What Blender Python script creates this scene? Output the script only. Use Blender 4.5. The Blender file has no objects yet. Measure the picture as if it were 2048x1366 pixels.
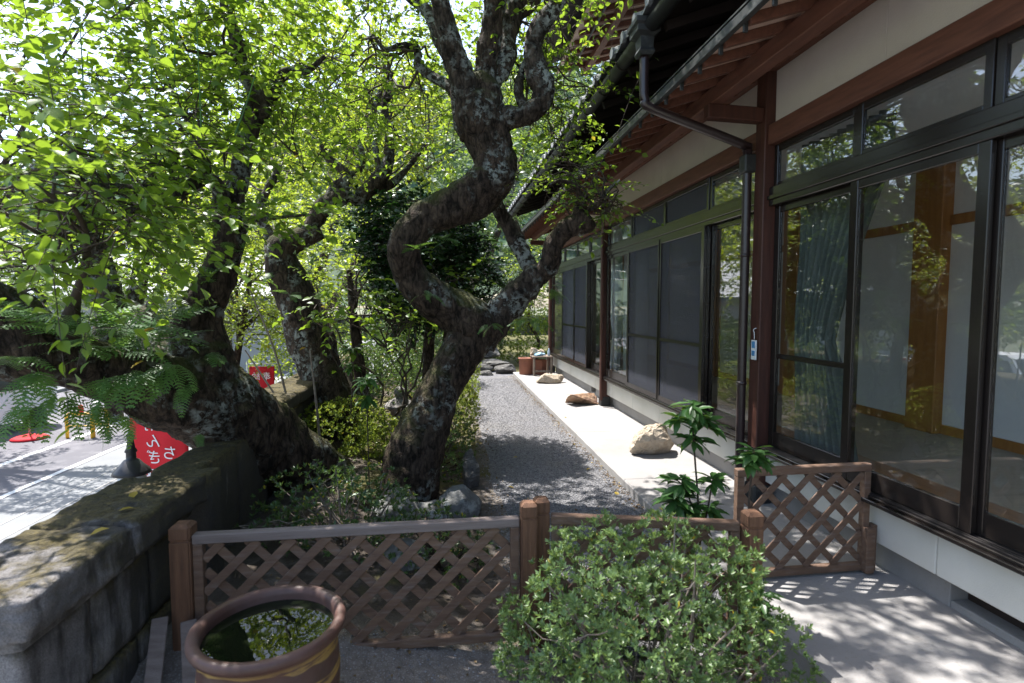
import bpy, bmesh, math, random
import numpy as np
from mathutils import Vector, Matrix, Euler, noise

R = math.radians
random.seed(7)
rng = np.random.default_rng(11)
SC = bpy.context.scene
COL = SC.collection

# ------------------------------------------------------------------ camera
CAM_H, YAW, PITCH, FPX = 1.62, R(6.95), R(3.7), 1100.0
cam = bpy.data.cameras.new('camera')
cam.lens = FPX / 2048 * 36.0
cam.sensor_width = 36.0
cam.clip_start, cam.clip_end = 0.05, 2000
cam.dof.use_dof = True
cam.dof.focus_distance = 5.0
cam.dof.aperture_fstop = 2.8
camo = bpy.data.objects.new('camera', cam)
COL.objects.link(camo)
camo.location = (0, 0, CAM_H)
camo.rotation_euler = (R(90) - PITCH, 0, -YAW)
SC.camera = camo

# ------------------------------------------------------------------ light
SUN = Vector((-0.318, 0.36, 0.877)).normalized()          # direction towards the sun
world = bpy.data.worlds.new('World')
SC.world = world
world.use_nodes = True
wn = world.node_tree.nodes
sky = wn.new('ShaderNodeTexSky')
sky.sky_type = 'NISHITA'
sky.sun_disc = False
sky.sun_elevation = math.asin(SUN.z)
sky.sun_rotation = math.atan2(SUN.x, SUN.y)
sky.dust_density = 2.0
wn['Background'].inputs['Strength'].default_value = 0.15
world.node_tree.links.new(sky.outputs[0], wn['Background'].inputs[0])
sun = bpy.data.lights.new('sun', 'SUN')
sun.energy = 4.6
sun.angle = R(0.55)
sun.color = (1.0, 0.965, 0.92)
suno = bpy.data.objects.new('sun', sun)
COL.objects.link(suno)
suno.rotation_euler = SUN.to_track_quat('Z', 'Y').to_euler()
SC.view_settings.view_transform = 'Standard'
SC.view_settings.look = 'None'
SC.view_settings.gamma = 1.0
SC.view_settings.exposure = 1.5
SC.render.engine = 'CYCLES'
SC.cycles.max_bounces = 10
SC.cycles.diffuse_bounces = 5
SC.cycles.glossy_bounces = 4
SC.cycles.transmission_bounces = 6
SC.cycles.transparent_max_bounces = 12
SC.cycles.sample_clamp_indirect = 6.0
SC.cycles.use_denoising = True

# ------------------------------------------------------------------ measuring helpers (sight lines of the survey point)
_f = np.array([math.sin(YAW) * math.cos(PITCH), math.cos(YAW) * math.cos(PITCH), -math.sin(PITCH)])
_r = np.array([math.cos(YAW), -math.sin(YAW), 0.0])
_u = np.cross(_r, _f)
_C = np.array([0, 0, CAM_H])
def ray(x, y): return _f + (x - 1024) / FPX * _r + (683 - y) / FPX * _u
def at(x, y, Y):
    d = ray(x, y); return Vector(_C + d * (Y / d[1]))
def atz(x, y, z):
    d = ray(x, y); return Vector(_C + d * ((z - CAM_H) / d[2]))
def depth_of(p): return float((np.array(p) - _C) @ _f)

# ------------------------------------------------------------------ materials
def nd(nt, t, **kw):
    n = nt.nodes.new(t)
    for k, v in kw.items():
        if hasattr(n, k): setattr(n, k, v)
        else: n.inputs[k].default_value = v
    return n
def new_mat(name):
    m = bpy.data.materials.new(name); m.use_nodes = True
    nt = m.node_tree
    return m, nt, nt.nodes['Principled BSDF'], nt.nodes['Material Output']
def c4(c): return (c[0], c[1], c[2], 1)
def mixc(nt, fac, a, b, blend='MIX'):
    n = nt.nodes.new('ShaderNodeMix'); n.data_type = 'RGBA'; n.blend_type = blend
    for s, v in ((0, fac), (6, a), (7, b)):
        if hasattr(v, 'is_linked'): nt.links.new(v, n.inputs[s])
        elif isinstance(v, (int, float)): n.inputs[s].default_value = v
        else: n.inputs[s].default_value = c4(v)
    return n.outputs[2]
def coords(nt, scale=(1, 1, 1), world_space=False):
    tc = nt.nodes.new('ShaderNodeNewGeometry' if world_space else 'ShaderNodeTexCoord')
    mp = nt.nodes.new('ShaderNodeMapping'); mp.inputs['Scale'].default_value = scale
    nt.links.new(tc.outputs['Position' if world_space else 'Object'], mp.inputs[0])
    return mp.outputs[0]
def tex_noise(nt, vec, scale, detail=4, rough=0.55, dist=0.0):
    n = nd(nt, 'ShaderNodeTexNoise'); n.inputs['Scale'].default_value = scale
    n.inputs['Detail'].default_value = detail; n.inputs['Roughness'].default_value = rough
    n.inputs['Distortion'].default_value = dist
    nt.links.new(vec, n.inputs['Vector']); return n.outputs[0]
def ramp(nt, fac, lo, hi, a=0.0, b=1.0):
    n = nt.nodes.new('ShaderNodeMapRange'); n.clamp = True
    n.inputs[1].default_value = lo; n.inputs[2].default_value = hi
    n.inputs[3].default_value = a; n.inputs[4].default_value = b
    nt.links.new(fac, n.inputs[0]); return n.outputs[0]
def math_(nt, op, a, b):
    n = nt.nodes.new('ShaderNodeMath'); n.operation = op
    for i, v in enumerate((a, b)):
        if hasattr(v, 'is_linked'): nt.links.new(v, n.inputs[i])
        else: n.inputs[i].default_value = v
    return n.outputs[0]
def bump(nt, bsdf, h, strength, dist=0.02):
    b = nt.nodes.new('ShaderNodeBump'); b.inputs['Strength'].default_value = strength
    b.inputs['Distance'].default_value = dist
    nt.links.new(h, b.inputs['Height']); nt.links.new(b.outputs[0], bsdf.inputs['Normal'])
def mat(name, c1, c2=None, scale=6.0, rough=0.7, bs=0.0, bscale=40.0, metal=0.0, stretch=(1, 1, 1), spots=None, spec=0.4, bdist=0.01, detail=5):
    """noise between two colours, optional third 'spots' (colour, scale, lo, hi), bump"""
    m, nt, b, o = new_mat(name)
    v = coords(nt, stretch)
    c2 = c2 or tuple(x * 0.75 for x in c1)
    col = mixc(nt, ramp(nt, tex_noise(nt, v, scale, detail), 0.3, 0.7), c1, c2)
    if spots:
        sc_, ss, lo, hi = spots
        col = mixc(nt, ramp(nt, tex_noise(nt, v, ss, 6, 0.65), lo, hi), col, sc_)
    nt.links.new(col, b.inputs['Base Color'])
    b.inputs['Roughness'].default_value = rough
    b.inputs['Metallic'].default_value = metal
    b.inputs['Specular IOR Level'].default_value = spec
    if bs: bump(nt, b, tex_noise(nt, v, bscale, 6, 0.6), bs, bdist)
    return m
def schlick(nt, f0=0.04, k=1.0):
    lw = nt.nodes.new('ShaderNodeLayerWeight'); lw.inputs[0].default_value = 0.5
    p5 = math_(nt, 'POWER', lw.outputs['Facing'], 5.0)
    return math_(nt, 'MULTIPLY', math_(nt, 'ADD', math_(nt, 'MULTIPLY', p5, 1 - f0), f0), k)
def leaf_mat(name, dark, light, trans, yellow=(0.40, 0.33, 0.03), yfrac=0.01, gloss=0.08, rough=0.35, tfac=0.5, bscale=1.3, bmix=0.3):
    m, nt, b, o = new_mat(name)
    nt.nodes.remove(b)
    g = nt.nodes.new('ShaderNodeNewGeometry')
    rnd = g.outputs['Random Per Island']
    v = coords(nt)
    big = tex_noise(nt, v, bscale, 2)
    mixv = math_(nt, 'ADD', math_(nt, 'MULTIPLY', rnd, 1 - bmix), ramp(nt, big, 0.3, 0.7, 0, bmix))
    col = mixc(nt, mixv, dark, light)
    isy = math_(nt, 'GREATER_THAN', rnd, 1.0 - yfrac)
    col = mixc(nt, isy, col, yellow)
    tcol = mixc(nt, mixv, tuple(x * 0.65 for x in trans), trans)
    tcol = mixc(nt, isy, tcol, yellow)
    d = nt.nodes.new('ShaderNodeBsdfDiffuse'); nt.links.new(col, d.inputs[0])
    t = nt.nodes.new('ShaderNodeBsdfTranslucent'); nt.links.new(tcol, t.inputs[0])
    mx = nt.nodes.new('ShaderNodeMixShader'); mx.inputs[0].default_value = tfac
    nt.links.new(d.outputs[0], mx.inputs[1]); nt.links.new(t.outputs[0], mx.inputs[2])
    gl = nt.nodes.new('ShaderNodeBsdfGlossy'); gl.inputs['Roughness'].default_value = rough
    mg = nt.nodes.new('ShaderNodeMixShader')
    nt.links.new(math_(nt, 'ADD', schlick(nt, 0.03, 0.32), gloss * 0.14), mg.inputs[0])
    nt.links.new(mx.outputs[0], mg.inputs[1]); nt.links.new(gl.outputs[0], mg.inputs[2])
    nt.links.new(mg.outputs[0], o.inputs[0])
    return m
def bark_mat(name, c1, c2, lichen=0.5, moss=0.5):
    m, nt, b, o = new_mat(name)
    v = coords(nt); vs = coords(nt, (1, 1, 0.45))
    n0 = tex_noise(nt, vs, 16, 7, 0.7, 0.6)
    vo = nt.nodes.new('ShaderNodeTexVoronoi'); vo.feature = 'DISTANCE_TO_EDGE'; vo.inputs['Scale'].default_value = 15
    wv = nt.nodes.new('ShaderNodeVectorMath'); wv.operation = 'ADD'; nn = nt.nodes.new('ShaderNodeTexNoise'); nn.inputs['Scale'].default_value = 8; nt.links.new(vs, nn.inputs['Vector'])
    sc2 = nt.nodes.new('ShaderNodeVectorMath'); sc2.operation = 'SCALE'; sc2.inputs[3].default_value = 0.30; nt.links.new(nn.outputs['Color'], sc2.inputs[0])
    nt.links.new(vs, wv.inputs[0]); nt.links.new(sc2.outputs[0], wv.inputs[1]); nt.links.new(wv.outputs[0], vo.inputs['Vector'])
    n1 = math_(nt, 'MULTIPLY', n0, ramp(nt, vo.outputs[0], 0.0, 0.20, 0.80, 1.04))
    col = mixc(nt, ramp(nt, n1, 0.35, 0.68), c1, c2)
    # crusty lichen in blotches broken up by a finer pattern
    l1 = ramp(nt, tex_noise(nt, v, 3.2, 4, 0.6), 0.60 - 0.14 * lichen, 0.70 - 0.14 * lichen)
    l2 = ramp(nt, tex_noise(nt, v, 20, 6, 0.72), 0.475, 0.53)
    lf = math_(nt, 'MULTIPLY', math_(nt, 'MULTIPLY', l1, l2), 0.9)
    lc = mixc(nt, tex_noise(nt, v, 9, 3), (0.26, 0.28, 0.25), (0.46, 0.48, 0.44))
    col = mixc(nt, lf, col, lc)
    g = nt.nodes.new('ShaderNodeNewGeometry'); sx = nt.nodes.new('ShaderNodeSeparateXYZ')
    nt.links.new(g.outputs['Normal'], sx.inputs[0])
    up = ramp(nt, math_(nt, 'ADD', sx.outputs[2], math_(nt, 'MULTIPLY', tex_noise(nt, v, 5, 4), 0.9)), 0.75, 1.25)
    mc = mixc(nt, tex_noise(nt, v, 60, 3), (0.03, 0.045, 0.008), (0.10, 0.12, 0.02))
    col = mixc(nt, math_(nt, 'MULTIPLY', up, moss), col, mc)
    nt.links.new(col, b.inputs['Base Color'])
    b.inputs['Roughness'].default_value = 0.9
    b.inputs['Specular IOR Level'].default_value = 0.2
    h = math_(nt, 'ADD', n1, math_(nt, 'MULTIPLY', tex_noise(nt, v, 60, 5, 0.7), 0.4))
    h = math_(nt, 'ADD', h, math_(nt, 'MULTIPLY', lf, 0.25))
    bump(nt, b, h, 1.0, 0.055)
    return m

MT = {}
MT['bark'] = bark_mat('bark', (0.014, 0.010, 0.007), (0.125, 0.088, 0.064), 0.48, 0.6)
MT['bark_lichen'] = bark_mat('bark_lichen', (0.015, 0.011, 0.008), (0.13, 0.098, 0.076), 1.0, 0.25)
MT['twig'] = mat('twig', (0.07, 0.05, 0.035), (0.035, 0.025, 0.018), 20, 0.85)
MT['plum'] = leaf_mat('plum_leaf', (0.055, 0.120, 0.016), (0.11, 0.20, 0.024), (0.31, 0.46, 0.035), yfrac=0.004)
MT['plum_far'] = leaf_mat('plum_far_leaf', (0.08, 0.15, 0.018), (0.15, 0.22, 0.025), (0.46, 0.57, 0.04), yfrac=0.008)
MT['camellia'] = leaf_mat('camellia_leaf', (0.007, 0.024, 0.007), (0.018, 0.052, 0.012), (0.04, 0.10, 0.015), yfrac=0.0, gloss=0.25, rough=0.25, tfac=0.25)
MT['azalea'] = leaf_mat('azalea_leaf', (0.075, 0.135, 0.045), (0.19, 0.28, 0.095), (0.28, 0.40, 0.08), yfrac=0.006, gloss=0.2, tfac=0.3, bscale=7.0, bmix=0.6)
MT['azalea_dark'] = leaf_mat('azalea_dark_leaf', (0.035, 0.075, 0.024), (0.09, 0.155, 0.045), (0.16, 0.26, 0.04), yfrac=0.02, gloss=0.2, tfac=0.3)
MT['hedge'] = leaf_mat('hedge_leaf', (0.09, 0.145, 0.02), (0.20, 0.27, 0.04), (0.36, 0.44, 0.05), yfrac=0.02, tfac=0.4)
MT['fern'] = leaf_mat('fern_leaf', (0.06, 0.14, 0.045), (0.11, 0.23, 0.075), (0.24, 0.42, 0.06), yfrac=0.0, tfac=0.45)
MT['broad'] = leaf_mat('broad_leaf', (0.03, 0.085, 0.022), (0.055, 0.13, 0.03), (0.16, 0.30, 0.03), yfrac=0.0, gloss=0.15, rough=0.35, tfac=0.25)
MT['far_leaf'] = leaf_mat('far_leaf', (0.06, 0.12, 0.04), (0.12, 0.20, 0.06), (0.25, 0.36, 0.08), yfrac=0.0, tfac=0.4)
MT['hill_leaf'] = leaf_mat('hill_leaf', (0.04, 0.085, 0.05), (0.075, 0.13, 0.07), (0.1, 0.16, 0.07), yfrac=0.0, tfac=0.2)  # distance haze put into the leaf colour as a bluish tint
MT['fallen'] = leaf_mat('fallen_leaf', (0.32, 0.24, 0.04), (0.42, 0.30, 0.06), (0.4, 0.3, 0.05), yfrac=0.0, tfac=0.25)

# ------------------------------------------------------------------ object helpers
ORG = {}
def tag(o, label=None, cat=None, group=None, kind=None):
    if label: o['label'] = label
    if cat: o['category'] = cat
    if group: o['group'] = group
    if kind: o['kind'] = kind
    return o
def thing(name, label, cat, loc=(0, 0, 0), group=None):
    o = bpy.data.objects.new(name, None); o.empty_display_size = 0.1
    o.location = loc; COL.objects.link(o); ORG[o.name] = Vector(loc)
    return tag(o, label, cat, group)
def org(p):
    return ORG.get(p.name, Vector((0, 0, 0))) if p else Vector((0, 0, 0))
def link_mesh(name, me, parent=None, m=None):
    o = bpy.data.objects.new(name, me); COL.objects.link(o)
    if parent: o.parent = parent; ORG[o.name] = org(parent)
    if m: 
        me.materials.clear(); me.materials.append(m)
    return o
def mesh(name, verts, faces, m, parent=None, smooth=False):
    """verts in world coordinates"""
    L = org(parent)
    me = bpy.data.meshes.new(name)
    me.from_pydata([(v[0] - L.x, v[1] - L.y, v[2] - L.z) for v in verts], [], faces)
    if smooth: me.polygons.foreach_set('use_smooth', [True] * len(me.polygons))
    me.update()
    return link_mesh(name, me, parent, m)
def mesh_np(name, V, F, m, parent=None, smooth=False):
    """V (n,3) array, F (k,3|4) array: fast path"""
    L = org(parent); V = np.asarray(V, dtype=np.float32) - np.array(L, dtype=np.float32)
    F = np.asarray(F, dtype=np.int32); k = F.shape[1]
    me = bpy.data.meshes.new(name)
    me.vertices.add(len(V)); me.vertices.foreach_set('co', V.ravel())
    me.loops.add(F.size); me.loops.foreach_set('vertex_index', F.ravel())
    me.polygons.add(len(F)); me.polygons.foreach_set('loop_start', np.arange(0, F.size, k, dtype=np.int32))
    if smooth: me.polygons.foreach_set('use_smooth', np.ones(len(F), dtype=bool))
    me.update(calc_edges=True); me.validate()
    return link_mesh(name, me, parent, m)
def bm_obj(name, bm, m, parent=None, smooth=False):
    me = bpy.data.meshes.new(name)
    L = org(parent)
    if L.length > 0: bmesh.ops.translate(bm, verts=bm.verts, vec=-L)
    if smooth:
        for f in bm.faces: f.smooth = True
    bm.to_mesh(me); bm.free()
    return link_mesh(name, me, parent, m)
def cbox_data(hx, hy, hz, b):
    """chamfered box: 24 verts"""
    b = min(b, hx * 0.45, hy * 0.45, hz * 0.45)
    V = []; idx = {}
    for sx in (-1, 1):
        for sy in (-1, 1):
            for sz in (-1, 1):
                for a in range(3):
                    p = [sx * (hx - b), sy * (hy - b), sz * (hz - b)]
                    p[a] = (sx * hx, sy * hy, sz * hz)[a]
                    idx[(sx, sy, sz, a)] = len(V); V.append(tuple(p))
    Fs = []
    for a in range(3):
        o1, o2 = (a + 1) % 3, (a + 2) % 3
        for s in (-1, 1):
            q = []
            for (s1, s2) in ((-1, -1), (1, -1), (1, 1), (-1, 1)):
                k = [0, 0, 0]; k[a] = s; k[o1] = s1; k[o2] = s2
                q.append(idx[(k[0], k[1], k[2], a)])
            Fs.append(q if s > 0 else q[::-1])
        for s1 in (-1, 1):
            for s2 in (-1, 1):
                k0 = [0, 0, 0]; k1 = [0, 0, 0]
                k0[a] = -1; k1[a] = 1
                for k in (k0, k1): k[o1] = s1; k[o2] = s2
                q = [idx[(*k0, o1)], idx[(*k1, o1)], idx[(*k1, o2)], idx[(*k0, o2)]]
                Fs.append(q if s1 * s2 > 0 else q[::-1])
    for sx in (-1, 1):
        for sy in (-1, 1):
            for sz in (-1, 1):
                q = [idx[(sx, sy, sz, a)] for a in range(3)]
                Fs.append(q if sx * sy * sz > 0 else q[::-1])
    return V, Fs
def box(name, lo, hi, m, parent=None, b=0.004):
    c = [(lo[i] + hi[i]) / 2 for i in range(3)]; h = [abs(hi[i] - lo[i]) / 2 for i in range(3)]
    V, Fs = cbox_data(h[0], h[1], h[2], b)
    return mesh(name, [(v[0] + c[0], v[1] + c[1], v[2] + c[2]) for v in V], Fs, m, parent)
def beam_data(p0, p1, w, h, b=0.004, up=(0, 0, 1)):
    p0, p1 = Vector(p0), Vector(p1); d = p1 - p0; Ln = d.length; d.normalize()
    s = d.cross(Vector(up)); s.normalize(); t = s.cross(d)
    V, Fs = cbox_data(Ln / 2, w / 2, h / 2, b); c = (p0 + p1) / 2
    return [c + d * v[0] - s * v[1] + t * v[2] for v in V], Fs
def beam(name, p0, p1, w, h, m, parent=None, b=0.004, up=(0, 0, 1)):
    V, Fs = beam_data(p0, p1, w, h, b, up)
    return mesh(name, V, Fs, m, parent)
def catmull(P, seg):
    P = [np.array(p, float) for p in P]; out = []
    Q = [2 * P[0] - P[1]] + P + [2 * P[-1] - P[-2]]
    for i in range(1, len(Q) - 2):
        n = max(2, int(math.ceil(np.linalg.norm((Q[i + 1] - Q[i])[:3]) / seg)))
        for k in range(n):
            t = k / n
            out.append(0.5 * ((2 * Q[i]) + (-Q[i - 1] + Q[i + 1]) * t + (2 * Q[i - 1] - 5 * Q[i] + 4 * Q[i + 1] - Q[i + 2]) * t * t
                              + (-Q[i - 1] + 3 * Q[i] - 3 * Q[i + 1] + Q[i + 2]) * t ** 3))
    out.append(Q[-2]); return out
def tube_data(P4, sides=12, seg=0.05, rough=0.0, cap=True, freq=6.0):
    """P4: (x,y,z,r) control points, smooth path; returns verts, quads(+caps)"""
    S = catmull(P4, seg); n = len(S); V = []; Fs = []
    C = [Vector(s[:3]) for s in S]; rad = [max(0.0008, s[3]) for s in S]
    t0 = (C[1] - C[0]).normalized()
    ref = Vector((0, 0, 1)) if abs(t0.z) < 0.9 else Vector((1, 0, 0))
    a = t0.cross(ref).normalized()
    for i in range(n):
        t = (C[min(i + 1, n - 1)] - C[max(i - 1, 0)]).normalized()
        a = (a - t * a.dot(t)).normalized(); bb = t.cross(a)
        for k in range(sides):
            th = 2 * math.pi * k / sides
            d = a * math.cos(th) + bb * math.sin(th); r = rad[i]
            p = C[i] + d * r
            if rough:
                g = noise.noise(p * freq * 0.6) * 1.1 + noise.noise(p * freq * 1.9) * 0.6 + noise.noise(p * freq * 4.5) * 0.32 + noise.noise(p * freq * 10) * 0.16
                p = C[i] + d * r * (1 + rough * g)
            V.append(p)
    for i in range(n - 1):
        for k in range(sides):
            k2 = (k + 1) % sides
            Fs.append((i * sides + k, i * sides + k2, (i + 1) * sides + k2, (i + 1) * sides + k))
    if cap:
        Fs.append(tuple(range(sides))[::-1]); Fs.append(tuple(range((n - 1) * sides, n * sides)))
    return V, Fs
def tube(name, P4, m, parent=None, sides=12, seg=0.05, rough=0.0, freq=6.0, smooth=True):
    V, Fs = tube_data(P4, sides, seg, rough, True, freq)
    return mesh(name, V, Fs, m, parent, smooth)
def rock_data(c, rad, seed, sub=3, amp=0.25, flat=0.0, freq=1.6):
    bm = bmesh.new(); bmesh.ops.create_icosphere(bm, subdivisions=sub, radius=1)
    off = Vector((seed * 3.7, seed * 1.3, seed * 7.1))
    for v in bm.verts:
        n = v.co.normalized()
        g = noise.noise(n * freq + off) + 0.5 * noise.noise(n * freq * 2.3 + off) + 0.22 * noise.noise(n * freq * 6 + off)
        # a few flat breaks
        q = n * (1 + amp * g)
        for j in range(4):
            pl = Vector((math.sin(seed * 5 + j * 2.1), math.cos(seed * 3 + j * 4.7), math.sin(seed + j * 1.7) * 0.6)).normalized()
            dd = q.dot(pl) - 0.72
            if dd > 0: q -= pl * dd * 0.75
        if flat and q.z < -flat: q.z = -flat
        v.co = Vector((q.x * rad[0], q.y * rad[1], q.z * rad[2])) + Vector(c)
    return bm
def rock(name, c, rad, seed, m, parent=None, sub=3, amp=0.25, flat=0.0, rotz=0.0, freq=1.6):
    bm = rock_data((0, 0, 0), rad, seed, sub, amp, flat, freq)
    bmesh.ops.rotate(bm, verts=bm.verts, cent=(0, 0, 0), matrix=Matrix.Rotation(rotz, 3, 'Z'))
    L = Vector(c)
    if parent is None:
        me = bpy.data.meshes.new(name)
        for f in bm.faces: f.smooth = True
        bm.to_mesh(me); bm.free(); o = link_mesh(name, me, None, m); o.location = L
        return o
    bmesh.ops.translate(bm, verts=bm.verts, vec=L)
    return bm_obj(name, bm, m, parent, True)
def broken_rock(name, c, rad, seed, m, npts=16, amp=.035, rotz=0.0, cut=-.75, boxy=False):
    rs = np.random.default_rng(int(seed * 100)); bm = bmesh.new()
    for q in rs.normal(0, 1, (npts, 3)):
        q = q / np.linalg.norm(q)
        if boxy: q = np.sign(q) * rs.uniform(.62, .98, 3)
        q[2] = max(cut, q[2])
        bm.verts.new(tuple(q * rs.uniform(.85, 1.05)))
    r_ = bmesh.ops.convex_hull(bm, input=bm.verts)
    bmesh.ops.delete(bm, geom=[g for g in r_['geom_interior'] if isinstance(g, bmesh.types.BMVert)], context='VERTS')
    bmesh.ops.triangulate(bm, faces=bm.faces)
    bmesh.ops.bevel(bm, geom=bm.edges[:], offset=.05, segments=1, affect='EDGES')
    bmesh.ops.triangulate(bm, faces=bm.faces)
    for _ in range(3): bmesh.ops.subdivide_edges(bm, edges=[e for e in bm.edges if e.calc_length() > .09], cuts=1, use_grid_fill=False)
    bmesh.ops.triangulate(bm, faces=bm.faces)
    off = Vector((seed, seed * 2.3, seed * .7))
    for v in bm.verts:
        p = v.co.copy(); g = noise.noise(p * 2.2 + off) * 1.6 + noise.noise(p * 5 + off) + .6 * noise.noise(p * 12 + off)
        p += p.normalized() * amp * g; v.co = (p.x * rad[0], p.y * rad[1], p.z * rad[2])
    bmesh.ops.rotate(bm, verts=bm.verts, cent=(0, 0, 0), matrix=Matrix.Rotation(rotz, 3, 'Z'))
    me = bpy.data.meshes.new(name); bm.to_mesh(me); bm.free(); o = link_mesh(name, me, None, m); o.location = c
    return o
def lathe(name, prof, c, m, parent=None, seg=48, smooth=True):
    V = []; Fs = []; n = len(prof)
    for (r, z) in prof:
        for k in range(seg):
            t = 2 * math.pi * k / seg
            V.append((c[0] + r * math.cos(t), c[1] + r * math.sin(t), c[2] + z))
    for i in range(n - 1):
        for k in range(seg):
            k2 = (k + 1) % seg
            Fs.append((i * seg + k, i * seg + k2, (i + 1) * seg + k2, (i + 1) * seg + k))
    Fs.append(tuple(range(seg))[::-1]); Fs.append(tuple(range((n - 1) * seg, n * seg)))
    return mesh(name, V, Fs, m, parent, smooth)

# ------------------------------------------------------------------ leaves in bulk
LEAF_OVATE = (np.array([(0, 0, 0), (.30, .50, .07), (.66, .40, .05), (1, 0, -.14), (.66, -.40, .05), (.30, -.50, .07), (.45, 0, -.02)]),
              np.array([(0, 6, 1), (0, 5, 6), (1, 6, 2), (5, 4, 6), (2, 6, 3), (6, 4, 3)]))
LEAF_FINE = (np.array([(0, 0, 0), (.10, .22, .03), (.26, .46, .06), (.44, .50, .06), (.64, .38, .03), (.82, .17, -.04), (1, 0, -.16), (.82, -.17, -.04), (.64, -.38, .03), (.44, -.50, .06), (.26, -.46, .06), (.10, -.22, .03), (.30, 0, -.02), (.62, 0, -.04)]),
             np.array([(0, 12, 1), (1, 12, 2), (2, 12, 3), (3, 12, 13), (3, 13, 4), (4, 13, 5), (5, 13, 6), (0, 11, 12), (11, 10, 12), (10, 9, 12), (9, 13, 12), (9, 8, 13), (8, 7, 13), (7, 6, 13)]))
LEAF_LANCE = (np.array([(0, 0, 0), (.45, .5, .05), (1, 0, -.10), (.45, -.5, .05)]), np.array([(0, 2, 1), (0, 3, 2)]))
def norm(a): return a / np.maximum(1e-9, np.linalg.norm(a, axis=1, keepdims=True))
def leaf_arrays(P, D, N, L, W, tpl):
    D = norm(D); S = norm(np.cross(N, D)); N = np.cross(D, S)
    T, Fc = tpl
    V = (P[:, None, :] + T[None, :, 0:1] * (D * L[:, None])[:, None, :] + T[None, :, 1:2] * (S * W[:, None])[:, None, :]
         + T[None, :, 2:3] * (N * L[:, None])[:, None, :])
    k = len(T); n = len(P)
    F = (np.arange(n)[:, None, None] * k + Fc[None]).reshape(-1, 3)
    return V.reshape(-1, 3), F
def sprays(S, D, Ls, nl, leaf, tpl=LEAF_OVATE, droop=0.25, updir=0.9, wr=0.62):
    """S starts, D directions, Ls lengths: leafy twigs. returns leaf V,F and twig V,F"""
    n = len(S); D = norm(D)
    t = np.linspace(0.12, 1.0, nl)[None, :] + rng.normal(0, .03, (n, nl))
    P = S[:, None, :] + D[:, None, :] * (Ls[:, None] * t)[..., None]
    P[..., 2] -= droop * Ls[:, None] * t ** 2
    up = np.array([0, 0, 1.0]); side = norm(np.cross(D, up) + 1e-4)
    sg = np.where(np.arange(nl) % 2 == 0, 1.0, -1.0)[None, :, None]
    ld = D[:, None, :] * 0.75 + side[:, None, :] * sg * 0.9 + rng.normal(0, .35, (n, nl, 3))
    ld[..., 2] -= 0.25
    ln = up[None, None, :] * updir + rng.normal(0, .42, (n, nl, 3))
    ls = leaf * rng.uniform(.55, 1.2, (n, nl))
    V, F = leaf_arrays(P.reshape(-1, 3), ld.reshape(-1, 3), ln.reshape(-1, 3), ls.ravel(), ls.ravel() * wr, tpl)
    # twigs: three-sided, four rings
    ring = 4; tt = np.linspace(0, 1, ring)
    TP = S[:, None, :] + D[:, None, :] * (Ls[:, None] * tt[None, :])[..., None]
    TP[..., 2] -= droop * Ls[:, None] * tt[None, :] ** 2
    A = side; B = norm(np.cross(D, A)); rad = (0.0032 * (1 - 0.7 * tt))[None, :, None]
    vs = []
    for k in range(3):
        th = 2 * math.pi * k / 3
        vs.append(TP + rad * (A * math.cos(th) + B * math.sin(th))[:, None, :])
    TV = np.stack(vs, 2).reshape(-1, 3)
    q = []
    for i in range(ring - 1):
        for k in range(3):
            k2 = (k + 1) % 3
            q.append((i * 3 + k, i * 3 + k2, (i + 1) * 3 + k2, (i + 1) * 3 + k))
    TF = (np.arange(n)[:, None, None] * (ring * 3) + np.array(q)[None]).reshape(-1, 4)
    return V, F, TV, TF
def in_ellipsoid(n, c, r, shell=0.0):
    d = norm(rng.normal(0, 1, (n, 3))); u = rng.uniform(shell ** 3, 1, n) ** (1 / 3)
    return np.array(c)[None] + d * u[:, None] * np.array(r)[None], d
# ================================================================== STRUCTURE: ground, path, walk, road
MT['wood_house'] = mat('house_timber', (0.165, 0.070, 0.046), (0.090, 0.038, 0.027), 5, 0.55, 0.25, 30, stretch=(6, 0.7, 6), spec=0.3)
MT['wood_post'] = mat('post_timber', (0.085, 0.032, 0.022), (0.045, 0.018, 0.013), 5, 0.5, 0.25, 30, stretch=(7, 7, 0.6), spec=0.35)
MT['wood_dark'] = mat('dark_timber', (0.038, 0.025, 0.020), (0.022, 0.015, 0.013), 5, 0.7, 0.2, 30)
MT['soffit'] = mat('soffit_board', (0.66, 0.49, 0.41), (0.56, 0.40, 0.33), 4, 0.7, 0.15, 40, stretch=(1, 5, 1))
MT['plaster'] = mat('plaster', (0.66, 0.62, 0.56), (0.58, 0.54, 0.49), 3, 0.9, 0.5, 140, bdist=0.004)
MT['panel'] = mat('foundation_panel', (0.62, 0.60, 0.55), (0.53, 0.51, 0.46), 2.5, 0.85, 0.4, 120, bdist=0.004)
def concrete_mat():
    m, nt, b, o = new_mat('concrete')
    v = coords(nt)
    c = mixc(nt, ramp(nt, tex_noise(nt, v, 1.4, 6, 0.6), 0.3, 0.7), (0.31, 0.30, 0.29), (0.215, 0.205, 0.20))
    c = mixc(nt, ramp(nt, tex_noise(nt, v, 70, 3, 0.7), 0.55, 0.75), c, (0.22, 0.20, 0.18))
    c = mixc(nt, ramp(nt, tex_noise(nt, v, 6, 5, 0.65), 0.58, 0.75, 0, 0.5), c, (0.24, 0.22, 0.19))
    nt.links.new(c, b.inputs['Base Color']); b.inputs['Roughness'].default_value = 0.88
    bump(nt, b, math_(nt, 'ADD', tex_noise(nt, v, 90, 6, 0.7), tex_noise(nt, v, 9, 4)), 0.35, 0.006)
    return m
MT['concrete'] = concrete_mat()
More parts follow.
